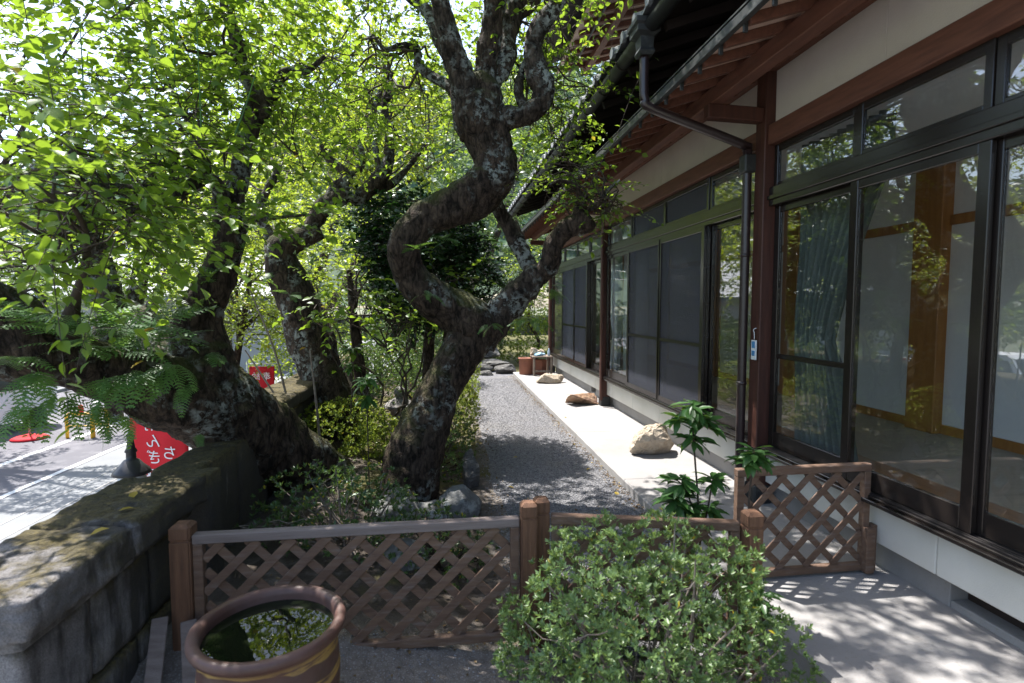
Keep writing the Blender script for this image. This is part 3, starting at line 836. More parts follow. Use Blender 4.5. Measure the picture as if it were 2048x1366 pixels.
# curtains
def curtain(name, label, x, y0, y1, z0, z1, m, folds, tie=None, side=1, amp=.035):
    V = []; Fs = []; nx = folds * 8; nz = 36
    for j in range(nz + 1):
        z = z0 + (z1 - z0) * j / nz
        for i in range(nx + 1):
            t = i / nx; wdt = 1.0
            if tie is not None:
                q = (z - tie)
                g = 0.42 + 0.58 * min(1, (abs(q) / (1.15 if q > 0 else .75)) ** (1.3 if q > 0 else .7) * (1 if q > 0 else .62))
                wdt = g
            yy_ = (y1 - (y1 - y0) * (1 - t) * wdt) if side > 0 else (y0 + (y1 - y0) * t * wdt)
            ph = t * folds * 2 * math.pi + noise.noise(Vector((t * 3, z * .8, 4))) * 1.4
            V.append((x + amp * math.sin(ph) + .03 * noise.noise(Vector((t * 5, z, 2))), yy_, z))
    for j in range(nz):
        for i in range(nx):
            a = j * (nx + 1) + i; Fs.append((a, a + 1, a + nx + 2, a + nx + 1))
    o = mesh(name, V, Fs, m, None, True)
    md = o.modifiers.new('thick', 'SOLIDIFY'); md.thickness = .003
    return tag(o, label, 'curtain')
curtain('curtain', 'dark grey-green curtain tied back inside the nearest glass door', 2.66, 3.05, 3.86, .565, 2.80, MT['curtain'], 9, tie=1.35, side=1)
curtain('curtain', 'pale sheer curtain behind glass door beside the second post', 2.70, 7.15, 8.05, .565, 2.80, MT['lace'], 8)
curtain('curtain', 'white lace curtain behind the door just past the second post', 2.70, 8.28, 8.95, .565, 2.80, MT['lace'], 7, tie=1.1, side=-1)
curtain('curtain', 'white lace curtain at the far end of the house', 2.70, 11.3, 12.3, .565, 2.80, MT['lace'], 8)
# a tag hung on the post
tg = thing('repellent_tag', 'small white and blue plastic tag hanging on the brown post', 'tag', (2.345, 3.9, 1.30))
MT['white_plastic'] = mat('white_plastic', (0.7, 0.72, 0.72), (0.62, 0.65, 0.66), 5, 0.4)
MT['blue_plastic'] = mat('blue_plastic', (0.06, 0.22, 0.45), (0.05, 0.18, 0.38), 5, 0.4)
box('plate', (2.335, 3.90, 1.21), (2.345, 3.965, 1.36), MT['white_plastic'], tg, .003)
for (z0, z1) in ((1.30, 1.35), (1.24, 1.28)):
    box('blue_mark', (2.332, 3.912, z0), (2.336, 3.952, z1), MT['blue_plastic'], tg, .001)
tube('hook', [(2.34, 3.93, 1.365, .003), (2.338, 3.93, 1.41, .003), (2.34, 3.945, 1.44, .003), (2.36, 3.94, 1.45, .003)], MT['white_plastic'], tg, 6, .01)
# ================================================================== GARDEN OBJECTS
def granite_mat(name, moss_amt):
    m, nt, b, o = new_mat(name)
    v = coords(nt, world_space=True)
    c = mixc(nt, ramp(nt, tex_noise(nt, v, 190, 3, 0.8), 0.40, 0.62), (0.30, 0.28, 0.275), (0.15, 0.14, 0.14))
    c = mixc(nt, ramp(nt, tex_noise(nt, v, 4, 5, 0.6), 0.40, 0.68, 0, 0.85), c, (0.055, 0.050, 0.045))
    g = nt.nodes.new('ShaderNodeNewGeometry'); sx = nt.nodes.new('ShaderNodeSeparateXYZ'); nt.links.new(g.outputs['Normal'], sx.inputs[0])
    sp = nt.nodes.new('ShaderNodeSeparateXYZ'); nt.links.new(g.outputs['Position'], sp.inputs[0])
    # black algae streaks, grime and painted-in shade along the damp stretch under the tree
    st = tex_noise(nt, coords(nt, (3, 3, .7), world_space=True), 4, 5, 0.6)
    grime_shade = ramp(nt, math_(nt, 'ADD', st, ramp(nt, sp.outputs[1], 1.85, 2.6, -0.12, 0.22)), 0.40, 0.58, 0, 0.92)
    c = mixc(nt, grime_shade, c, (0.030, 0.026, 0.022))
    up = ramp(nt, sx.outputs[2], 0.0, 0.7)
    # moss thickens away from the open, sunny end of the wall
    along = ramp(nt, sp.outputs[1], 1.75, 2.7, -0.08, 0.12)
    nm = math_(nt, 'ADD', tex_noise(nt, v, 5.5, 6, 0.62), along)
    k = math_(nt, 'MULTIPLY', ramp(nt, nm, 0.42, 0.54), math_(nt, 'ADD', math_(nt, 'MULTIPLY', up, 0.8), 0.15))
    k = math_(nt, 'MULTIPLY', k, moss_amt)
    mc = mixc(nt, ramp(nt, tex_noise(nt, v, 45, 5, 0.7), 0.3, 0.7), (0.022, 0.017, 0.009), (0.135, 0.105, 0.030))
    c = mixc(nt, k, c, mc)
    nt.links.new(c, b.inputs['Base Color']); b.inputs['Roughness'].default_value = 0.92
    h = math_(nt, 'ADD', math_(nt, 'MULTIPLY', tex_noise(nt, v, 120, 5, 0.7), 0.5), math_(nt, 'MULTIPLY', math_(nt, 'MULTIPLY', tex_noise(nt, v, 55, 5, 0.7), k), 1.6))
    bump(nt, b, h, 0.9, 0.015)
    return m
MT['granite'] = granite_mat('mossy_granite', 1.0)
MT['rock'] = mat('garden_rock', (0.20, 0.20, 0.19), (0.10, 0.10, 0.095), 5, 0.9, 0.7, 40, spots=((0.36, 0.38, 0.36), 7, 0.52, 0.62), bdist=0.02)
MT['rock_tan'] = mat('tan_rock', (0.46, 0.39, 0.30), (0.32, 0.25, 0.18), 5, 0.9, 0.9, 30, spots=((0.50, 0.42, 0.32), 9, 0.5, 0.65), bdist=0.03)
MT['rock_brown'] = mat('rusty_rock', (0.30, 0.16, 0.09), (0.42, 0.30, 0.20), 9, 0.9, 0.9, 25, spots=((0.12, 0.06, 0.045), 6, 0.5, 0.65), bdist=0.03)
MT['rock_dark'] = mat('dark_rock', (0.075, 0.072, 0.068), (0.13, 0.125, 0.115), 6, 0.9, 0.9, 18, stretch=(1, 1, 3), spots=((0.24, 0.235, 0.22), 9, 0.56, 0.66), bdist=0.04)
MT['fence'] = mat('weathered_timber', (0.175, 0.105, 0.066), (0.105, 0.060, 0.040), 6, 0.75, 0.5, 40, stretch=(1, 6, 6), spots=((0.20, 0.155, 0.13), 9, 0.5, 0.8))
MT['fence_rail'] = mat('greyed_timber', (0.23, 0.185, 0.165), (0.15, 0.115, 0.10), 6, 0.8, 0.6, 40, stretch=(0.6, 8, 8))
MT['fence_post'] = mat('post_cedar', (0.20, 0.098, 0.052), (0.105, 0.052, 0.030), 6, 0.75, 0.6, 40, stretch=(9, 9, 0.6))

def rough_block(name, lo, hi, m, parent, b=.02, amp=.006, cuts=7, freq=7):
    h = Vector([(hi[i] - lo[i]) / 2 for i in range(3)]); c = Vector([(hi[i] + lo[i]) / 2 for i in range(3)])
    bm = bmesh.new(); bmesh.ops.create_cube(bm, size=2)
    bmesh.ops.subdivide_edges(bm, edges=bm.edges[:], cuts=cuts, use_grid_fill=True)
    for v in bm.verts:
        p = Vector((v.co.x * h.x, v.co.y * h.y, v.co.z * h.z))
        inn = Vector([max(-(h[i] - b), min(h[i] - b, p[i])) for i in range(3)])
        d = p - inn
        if d.length > 1e-6: p = inn + d.normalized() * b
        p += c
        n_ = (v.co).normalized()
        p += n_ * (noise.noise(p * freq) * amp + noise.noise(p * freq * 3.3) * amp * .5)
        v.co = p
    return bm_obj(name, bm, m, parent, True)

# ---- the granite boundary wall with its mossy cap
gw = thing('granite_wall', 'moss-capped grey granite boundary wall beside the glazed water jar', 'wall', (-1.4, 1.75, -.05))
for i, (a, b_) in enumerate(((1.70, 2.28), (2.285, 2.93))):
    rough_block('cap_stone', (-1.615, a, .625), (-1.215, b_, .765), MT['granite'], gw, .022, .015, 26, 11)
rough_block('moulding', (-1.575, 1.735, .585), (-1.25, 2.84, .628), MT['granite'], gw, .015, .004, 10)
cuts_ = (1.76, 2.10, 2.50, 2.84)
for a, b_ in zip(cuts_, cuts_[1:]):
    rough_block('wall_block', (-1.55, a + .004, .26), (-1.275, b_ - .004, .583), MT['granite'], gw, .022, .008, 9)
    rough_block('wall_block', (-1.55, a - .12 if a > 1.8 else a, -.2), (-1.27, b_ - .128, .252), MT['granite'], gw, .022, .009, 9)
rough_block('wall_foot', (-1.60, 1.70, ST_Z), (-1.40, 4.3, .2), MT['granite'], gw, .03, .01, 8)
w2 = thing('granite_wall', 'taller mossy granite wall continuing behind the leaning tree trunk', 'wall', (-1.5, 3.7, 0))
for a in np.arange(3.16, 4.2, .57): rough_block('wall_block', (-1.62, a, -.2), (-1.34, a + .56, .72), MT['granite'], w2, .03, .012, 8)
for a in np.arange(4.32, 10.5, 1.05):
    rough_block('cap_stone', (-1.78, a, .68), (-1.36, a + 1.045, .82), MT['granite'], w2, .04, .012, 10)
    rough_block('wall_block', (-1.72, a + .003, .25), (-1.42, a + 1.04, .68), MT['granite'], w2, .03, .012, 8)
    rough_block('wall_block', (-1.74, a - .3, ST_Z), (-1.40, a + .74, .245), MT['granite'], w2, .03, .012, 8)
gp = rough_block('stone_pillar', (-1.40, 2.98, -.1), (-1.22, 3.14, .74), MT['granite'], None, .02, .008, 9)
tag(gp, 'dark square stone pillar at the end of the mossy wall', 'pillar')

# ---- lattice fences
def lattice(root, A, B, z0, z1, pitch=.150, sw=.040, rail=.042, post_mat=None, rails=('fence_rail', 'fence', 'fence', 'fence')):
    A, B = Vector((A[0], A[1], 0)), Vector((B[0], B[1], 0)); d = (B - A); w = d.length; d.normalize(); nrm = Vector((d.y, -d.x, 0))
    def pt(s, z, o=0): return A + d * s + nrm * o + Vector((0, 0, z))
    beam('top_rail', pt(0, z1 - rail / 2), pt(w, z1 - rail / 2), .046, rail, MT[rails[0]], root, .004)
    beam('bottom_rail', pt(0, z0 + rail / 2), pt(w, z0 + rail / 2), .040, rail, MT[rails[1]], root, .004)
    for s in (rail / 2, w - rail / 2):
        beam('side_rail', pt(s, z0 + rail + .001), pt(s, z1 - rail - .001), .040, rail * .95, MT[rails[2]], root, .003, up=tuple(d))
    x0, x1, y0, y1 = rail, w - rail, z0 + rail, z1 - rail
    for sgn, off in ((1, .006), (-1, -.0055)):
        lo = (x0 - y1) if sgn > 0 else (x0 + y0); hi = (x1 - y0) if sgn > 0 else (x1 + y1)
        c = lo + pitch * .5
        while c < hi:
            if sgn > 0: s0 = max(x0, c + y0); s1 = min(x1, c + y1); p0, p1 = (s0, s0 - c), (s1, s1 - c)
            else: s0 = max(x0, c - y1); s1 = min(x1, c - y0); p0, p1 = (s0, c - s0), (s1, c - s1)
            if s1 - s0 > .02:
                j = random.uniform(-.004, .004)
                beam('slat', pt(p0[0], p0[1] + j, off), pt(p1[0], p1[1] - j, off), .0095, sw * random.uniform(.94, 1.04), MT['fence'], root, .002, up=tuple((Vector((0, 0, 1)) - d * sgn).normalized()))
            c += pitch * 1.0
def fpost(root, x, y, z0, z1, s=.075):
    bm = bmesh.new(); h = s / 2
    prof = [(h, z0), (h, z1 - .075), (h * .86, z1 - .072), (h * .86, z1 - .066), (h, z1 - .062), (h, z1 - .015), (h * .6, z1)]
    rings = [[bm.verts.new((x + sx * r, y + sy * r, z)) for sx, sy in ((-1, -1), (1, -1), (1, 1), (-1, 1))] for r, z in prof]
    for a, b_ in zip(rings, rings[1:]):
        for k in range(4): bm.faces.new((a[k], a[(k + 1) % 4], b_[(k + 1) % 4], b_[k]))
    bm.faces.new(rings[0][::-1]); bm.faces.new(rings[-1])
    bmesh.ops.bevel(bm, geom=[e for e in bm.edges if abs(e.verts[0].co.z - e.verts[1].co.z) > .03], offset=.006, segments=2, affect='EDGES')
    return bm_obj('post', bm, MT['fence_post'], root)
f1 = thing('lattice_fence', 'weathered brown lattice fence panel behind the glazed water jar', 'fence', (-.4, 2.47, 0), 'lattice garden fences')
lattice(f1, (-1.085, 2.465), (.335, 2.482), .055, .640)
fpost(f1, -1.128, 2.468, -.1, .69, .085); fpost(f1, .378, 2.470, -.1, .715, .075)
f2 = thing('lattice_fence', 'lattice fence panel mostly hidden behind the round green bush', 'fence', (.9, 2.4, 0), 'lattice garden fences')
lattice(f2, (.49, 2.50), (1.325, 2.31), 
        .055, .640, rails=('fence', 'fence', 'fence', 'fence'))
fpost(f2, .445, 2.505, -.1, .72, .07); fpost(f2, 1.368, 2.275, -.35, .70, .075)
f3 = thing('lattice_gate', 'small brown lattice gate standing across the concrete walk', 'gate', (2.0, 2.81, WZ), 'lattice garden fences')
lattice(f3, (1.585, 2.805), (2.405, 2.825), WZ + .012, .725, pitch=.168, sw=.037, rails=('fence', 'fence', 'fence', 'fence'))
beam('brace', (2.385, 2.785, WZ + .01), (2.385, 2.785, .36), .05, .045, MT['fence'], f3, .004, up=(0, 1, 0))
beam('brace', (2.43, 2.82, WZ + .01), (2.43, 2.82, .37), .035, .05, MT['fence'], f3, .004, up=(0, 1, 0))
# loose boards leaning on the wall beside the jar
for i, (p0, p1, lab) in enumerate((((-1.10, 2.05, -.02), (-1.19, 2.38, .32), 'greyed board leaning against the granite wall behind the jar'),
                                   ((-.98, 2.16, -.02), (-1.08, 2.38, .30), 'narrow dark board leaning on the lattice fence post'))):
    tag(beam('loose_board', p0, p1, .06, .015, MT['fence_rail'], None, .003), lab, 'board')

# ---- glazed water jar
def jar_mat():
    m, nt, b, o = new_mat('glazed_jar')
    v = coords(nt); s = nt.nodes.new('ShaderNodeSeparateXYZ'); nt.links.new(v, s.inputs[0])
    base = mixc(nt, ramp(nt, tex_noise(nt, v, 9, 5), 0.3, 0.7), (0.062, 0.028, 0.020), (0.098, 0.048, 0.036))
    warp = math_(nt, 'MULTIPLY', tex_noise(nt, v, 2.6, 3, 0.6), 0.16)
    z = math_(nt, 'ADD', s.outputs[2], warp)
    sn = nt.nodes.new('ShaderNodeMath'); sn.operation = 'SINE'; nt.links.new(math_(nt, 'MULTIPLY', z, 78.0), sn.inputs[0])
    brush = ramp(nt, tex_noise(nt, coords(nt, (1, 1, 14)), 6, 4, 0.7), 0.38, 0.52)
    k = math_(nt, 'MULTIPLY', ramp(nt, sn.outputs[0], 0.15, 0.4), brush)
    k = math_(nt, 'MULTIPLY', k, ramp(nt, s.outputs[2], 0.525, 0.51))
    k = math_(nt, 'MULTIPLY', k, ramp(nt, s.outputs[2], 0.30, 0.38))
    c = mixc(nt, k, base, (0.34, 0.21, 0.055))
    c = mixc(nt, ramp(nt, tex_noise(nt, v, 5, 6, 0.7), 0.48, 0.72, 0, 0.55), c, (0.10, 0.078, 0.068))
    nt.links.new(c, b.inputs['Base Color'])
    nt.links.new(ramp(nt, tex_noise(nt, v, 7, 5), 0.35, 0.65, 0.36, 0.75), b.inputs['Roughness'])
    bump(nt, b, tex_noise(nt, v, 24, 4), 0.15, 0.01)
    return m
jx, jy, jz = -.598, 1.885, -.02
jar = thing('water_jar', 'large brown glazed jar with yellow brush strokes, filled with dark water', 'jar', (jx, jy, jz))
prof = [(.15, 0), (.17, .005), (.20, .12), (.222, .28), (.226, .40), (.218, .49), (.212, .525), (.222, .535), (.244, .545), (.249, .558), (.247, .572), (.238, .579), (.222, .578), (.212, .570), (.208, .555), (.206, .40), (.20, .2)]
lathe('body', prof, (jx, jy, jz), jar_mat(), jar, 72)
MT['water'] = mat('dark_water', (0.004, 0.006, 0.003), (0.007, 0.010, 0.004), 4, 0.015, spec=0.30)
lathe('water', [(.001, .536), (.1, .5362), (.209, .536), (.209, .50)], (jx, jy, jz), MT['water'], jar, 48, False)

# ---- stones
def stone(c, rad, seed, m, label, rotz=0, sub=4, amp=.25, flat=.0, freq=1.6, cut=-.75):
    if m in ('rock_tan', 'rock_brown', 'rock_dark'): o = broken_rock('stone', c, rad, seed, MT[m], 20 if m != 'rock_brown' else 13, .05, rotz, cut, m == 'rock_brown')
    else: o = rock('stone', c, rad, seed, MT[m], None, sub, amp, flat, rotz, freq)
    return tag(o, label, 'stone')
stone((2.14, 5.45, WZ + .085), (.29, .21, .24), 3.1, 'rock_tan', 'big cream boulder on the concrete walk nearest the house plants', .5, cut=-.38)
stone((2.10, 8.30, WZ + .05), (.30, .15, .16), 5.3, 'rock_brown', 'rusty brown broken stone lying on the concrete walk', .15, cut=-.25)
stone((2.06, 10.75, WZ + .06), (.31, .2, .17), 8.8, 'rock_tan', 'long cream boat-shaped stone on the walk near the small table', .2, cut=-.35)
stone((1.70, 3.72, WZ + .06), (.13, .11, .10), 2.2, 'rock_tan', 'pale stone on the walk half hidden behind the lattice gate', .3, 3, .25, .85)
stone((.10, 4.20, .05), (.185, .15, .17), 1.4, 'rock', 'rounded pale lichen-covered stone beside the path at the tree foot', .3, 4, .18)
stone((-.36, 4.02, .05), (.26, .18, .20), 4.4, 'rock', 'wide grey garden stone just behind the lattice fence', .9, 4, .25)
stone((-.13, 4.12, .03), (.14, .11, .12), 6.1, 'rock', 'small grey stone wedged between two larger garden stones', .1, 3, .25)
stone((-.25, 3.35, .02), (.20, .16, .16), 7.7, 'rock', 'grey stone seen through the lattice near the azalea stems', .4, 3, .25)
stone((.22, 4.9, .10), (.09, .16, .26), 9.2, 'rock_dark', 'dark upright edging stone under the path hedge', .1, 3, .25)
stone((1.28, 1.62, -.30), (.16, .12, .14), 10.5, 'rock_dark', 'dark angular stone at the foot of the concrete walk', .7, 3, .35)
stone((.30, 1.95, -.02), (.05, .035, .025), 12.1, 'rock', 'little pale pebble lying on bare soil by the jar', .2, 2, .3)
piles = [((.78, 13.3, .10), (.42, .25, .16)), ((1.25, 13.6, .20), (.45, .3, .2)), ((.55, 14.0, .22), (.5, .35, .28)), ((1.1, 14.4, .42), (.6, .4, .22)), ((.9, 12.75, .04), (.30, .18, .10)), ((1.42, 12.95, .10), (.28, .22, .18))]
names = ['low flat dark stone at the far end of the path', 'layered grey stone beside the end of the walk', 'bulky dark stone behind the end of the path', 'long flat slab topping the rock pile at path end', 'small flat stone in front of the rock pile', 'ridged stone touching the end of the concrete walk']
for i, ((c, r_), lab) in enumerate(zip(piles, names)): stone(c, r_, 20 + i * 1.7, 'rock_dark', lab, i * .6, 4, .35, 0, 2.2)

# ---- stone lantern peeping over the hedge
ln = thing('stone_lantern', 'small weathered stone lantern rising above the clipped azaleas', 'lantern', tuple(at(800, 830, 7.0).xy) + (0,))
MT['lantern'] = mat('lantern_stone', (0.26, 0.24, 0.23), (0.16, 0.15, 0.145), 14, 0.95, 0.8, 60, spots=((0.36, 0.35, 0.33), 18, 0.5, 0.65))
lc = tuple(at(800, 830, 7.0).xy) + (0.03,)
lathe('finial', [(.03, .44), (.045, .455), (.068, .48), (.075, .51), (.06, .55), (.025, .575), (.004, .58)], lc, MT['lantern'], ln, 20)
lathe('roof', [(.17, .30), (.20, .32), (.195, .345), (.14, .395), (.07, .43), (.05, .445)], lc, MT['lantern'], ln, 8, False)
lathe('light_box', [(.10, .08), (.12, .10), (.12, .30)], lc, MT['lantern'], ln, 6, False)
lathe('base', [(.16, -.05), (.16, .04), (.12, .08)], lc, MT['lantern'], ln, 8, False)

# ---- little table at the end of the walk with things on it
MT['old_wood'] = mat('grey_old_wood', (0.26, 0.21, 0.17), (0.17, 0.13, 0.10), 8, 0.85, 0.4, 40, stretch=(1, 6, 1))
MT['terracotta'] = mat('terracotta', (0.30, 0.12, 0.075), (0.22, 0.09, 0.06), 6, 0.85)
tb = thing('garden_table', 'small grey wooden table at the far end of the walk', 'table', (2.12, 12.0, WZ))
box('table_top', (1.90, 11.80, WZ + .40), (2.34, 12.25, WZ + .43), MT['old_wood'], tb)
for (x, y) in ((1.93, 11.83), (2.31, 11.83), (1.93, 12.22), (2.31, 12.22)):
    box('leg', (x - .022, y - .022, WZ), (x + .022, y + .022, WZ + .40), MT['old_wood'], tb)
box('stretcher', (1.955, 11.82, WZ + .08), (2.285, 11.84, WZ + .12), MT['old_wood'], tb)
tp = thing('terracotta_tub', 'reddish brown clay tub standing under the small table', 'tub', (2.1, 12.3, WZ))
lathe('tub_body', [(.15, 0), (.155, .01), (.165, .34), (.18, .35), (.18, .37), (.15, .37), (.14, .2)], (1.80, 12.15, WZ), MT['terracotta'], tp, 24)
tp.location = (1.80, 12.15, WZ); 
for ch in tp.children: ch.location = Vector((2.1, 12.3, WZ)) - Vector((1.80, 12.15, WZ))
t3 = lathe('clay_box', [(.13, 0), (.135, .01), (.14, .33), (.12, .34)], (2.12, 12.08, WZ), MT['terracotta'], None, 4, False)
tag(t3, 'square terracotta box tucked between the table legs', 'box')
stone((1.98, 12.12, WZ + .505), (.17, .12, .10), 31, 'rock_tan', 'tan rock lying on top of the small wooden table', .3, 3, .35, .9)
stone((2.16, 12.18, WZ + .495), (.10, .09, .09), 33, 'rock_tan', 'smaller tan rock leaning beside the big one on the table', .9, 3, .3, .9)
MT['blue_cloth'] = mat('blue_cloth', (0.16, 0.40, 0.62), (0.45, 0.62, 0.74), 12, 0.9)
cl = rock('cloth', (2.06, 11.93, WZ + .46), (.13, .08, .035), 40, MT['blue_cloth'], None, 3, .5, .6, .4); tag(cl, 'crumpled light blue cloth on the small table', 'cloth')
MT['clear_plastic'] = mat('bottle_plastic', (0.45, 0.55, 0.66), (0.40, 0.5, 0.6), 4, 0.2)
bt = lathe('bottle', [(.028, 0), (.03, .005), (.03, .11), (.012, .14), (.012, .17)], (2.27, 11.90, WZ + .431), MT['clear_plastic'], None, 16)
tag(bt, 'slim pale bottle standing on the table edge by the house', 'bottle')

# ---- leaf litter and crumbs along the foot of the walk and under the planting
nl = 2600
lx = np.concatenate([1.555 - np.abs(rng.normal(0, .05, 1300)), .42 + rng.normal(0, .10, 500), rng.uniform(-1.0, 1.3, 800)])
ly = np.concatenate([rng.uniform(2.4, 12.4, 1300), rng.uniform(2.6, 12, 500), rng.uniform(1.1, 4.2, 800)])
lz = np.array([gheight(a, b_) for a, b_ in zip(lx, ly)]) + np.where(lx > .45, .022, .006)
lz[lx > 1.35] = np.maximum(lz[lx > 1.35], -.01)
LD = rng.normal(0, 1, (nl, 3)); LD[:, 2] *= .2; LN = rng.normal(0, .35, (nl, 3)); LN[:, 2] += 1; LS = rng.uniform(.008, .030, nl)
V, F = leaf_arrays(np.stack([lx, ly, lz], 1), LD, LN, LS, LS * .6, LEAF_OVATE)
MT['litter'] = leaf_mat('leaf_litter', (0.07, 0.045, 0.025), (0.22, 0.15, 0.07), (0.2, 0.13, 0.05), yellow=(0.36, 0.26, 0.04), yfrac=.06, tfac=.15)
tag(mesh_np('leaf_litter', V, F, MT['litter']), 'dry brown leaf litter gathered along the walk edge and under the fence', 'litter', kind='stuff')
# ---- fallen yellow leaves
def one_leaf_mesh(name, m, tpl=LEAF_OVATE, w=.6):
    T, Fc = tpl
    me = bpy.data.meshes.new(name); me.from_pydata([(float(a), float(b_ * w), float(c_)) for a, b_, c_ in T], [], [tuple(int(q) for q in f) for f in Fc])
    me.materials.append(m); me.polygons.foreach_set('use_smooth', [True] * len(me.polygons)); return me
flm = one_leaf_mesh('fallen_leaf', MT['fallen'])
FL = [((1015, 975), None, 'yellow fallen leaf in the shade at the middle of the gravel path'), ((1180, 938), None, 'yellow fallen leaf on gravel close to the walk edge'),
      ((1025, 918), None, 'small fallen leaf on the shaded gravel'), ((1230, 985), None, 'dry fallen leaf on gravel beside the walk corner'),
      ((237, 1022), .77, 'pale dry leaf on the wall cap, the farther of a pair'), ((180, 1070), .77, 'curled yellow leaf on the mossy wall cap nearest the jar'),
      ((268, 995), .775, 'brown leaf lying on the mossy part of the wall cap'), ((900, 1345), -.01, 'dry leaf on the bare soil by the lattice'),
      ((1560, 1335), -.2, 'yellow leaf on the ground beside the walk side'), ((1130, 835), WZ + .006, 'brown leaf lying on the sunlit walk')]
for (p, z, lab) in FL:
    q = atz(p[0], p[1], 0.02 if z is None else z)
    if z is None: q.z = gheight(q.x, q.y) + .03
    o = bpy.data.objects.new('fallen_leaf', flm); COL.objects.link(o); o.location = q
    o.scale = (.06,) * 3; o.rotation_euler = (random.uniform(-.4, .4), random.uniform(-.4, .4), random.uniform(0, 6.3)); tag(o, lab, 'leaf', 'fallen leaves')
# ================================================================== TREES
def w4(pts, k=1.0):
    out = []
    for (x, y, Y, r) in pts:
        p = at(x, y, Y); out.append((p.x, p.y, p.z, k * r * depth_of(p) / FPX))
    return out
SUNN = np.array(SUN)
def ground_hit(P, z=0.1):
    return P - SUNN[None] * ((P[:, 2] - z) / SUNN[2])[:, None]
def in_sun_patch(P):
    """where the walk and the far path lie open to the sun no leaves hang in between"""
    G = ground_hit(P); x, y = G[:, 0], G[:, 1]
    wob = 0.25 * np.sin(y * 2.1 + 1) + 0.15 * np.sin(x * 5 + y * 3.7)
    a = (x > 1.35) & (x < 2.8) & (y > 4.55 + wob) & (y < 13.5)
    b = (x > 0.25 + .3 * wob) & (x <= 1.6) & (y > 7.1 + wob - (x - .3) * .9) & (y < 13.5)
    c = (x > 1.95 + wob * .5) & (x < 2.8) & (y > 1.0) & (y < 2.1 + .5 * wob) & (np.sin(x * 9.0 + y * 7.0) > -.25)
    G2 = ground_hit(P, .76); d = (G2[:, 0] > -1.75) & (G2[:, 0] < -1.15) & (G2[:, 1] > 1.5) & ((G2[:, 1] < 2.1 + wob * .5) | ((G2[:, 1] < 3.0) & (np.sin(G2[:, 0] * 8 + G2[:, 1] * 9) > .1)))
    G3 = ground_hit(P, -1.65); e = (G3[:, 0] > -8.5) & (G3[:, 0] < -2.4) & (G3[:, 1] > 4.5) & (G3[:, 1] < 14)
    G4 = ground_hit(P, .6); f = (G4[:, 0] > -1.7) & (G4[:, 0] < -.35) & (G4[:, 1] > 5.15) & (G4[:, 1] < 6.5)
    return a | b | c | d | e | f
def limb(root, pts, m, name='branch', sides=14, rough=.16, freq=7.0, seg=None, k=1.0):
    P = w4(pts, k)
    rm = max(p[3] for p in P)
    V, Fs = tube_data(P, sides, seg or max(.012, rm * .22), rough, True, freq)
    mesh(name, V, Fs, m, root, True)
    return [np.array(v[:3]) for v in catmull([p[:3] for p in P], .12)]
def tube_fast(P, radii, sides=5):
    """polyline tubes (n pts) -> arrays"""
    n = len(P); t = np.gradient(P, axis=0); t = norm(t)
    ref = np.array([0, 0, 1.0]) if abs(t[0, 2]) < .9 else np.array([1.0, 0, 0])
    a = norm(np.cross(t, ref[None])); b = np.cross(t, a)
    th = np.arange(sides) * 2 * np.pi / sides
    V = P[:, None, :] + radii[:, None, None] * (a[:, None, :] * np.cos(th)[None, :, None] + b[:, None, :] * np.sin(th)[None, :, None])
    i = np.arange(n - 1)[:, None]; k = np.arange(sides)[None, :]; k2 = (k + 1) % sides
    F = np.stack([i * sides + k, i * sides + k2, (i + 1) * sides + k2, (i + 1) * sides + k], -1).reshape(-1, 4)
    return V.reshape(-1, 3), F
class Acc:
    def __init__(s): s.V = []; s.F = []; s.n = 0
    def add(s, V, F):
        s.V.append(V); s.F.append(F + s.n); s.n += len(V)
    def build(s, name, m, parent, smooth=False):
        if not s.V: return None
        return mesh_np(name, np.concatenate(s.V), np.concatenate(s.F), m, parent, smooth)
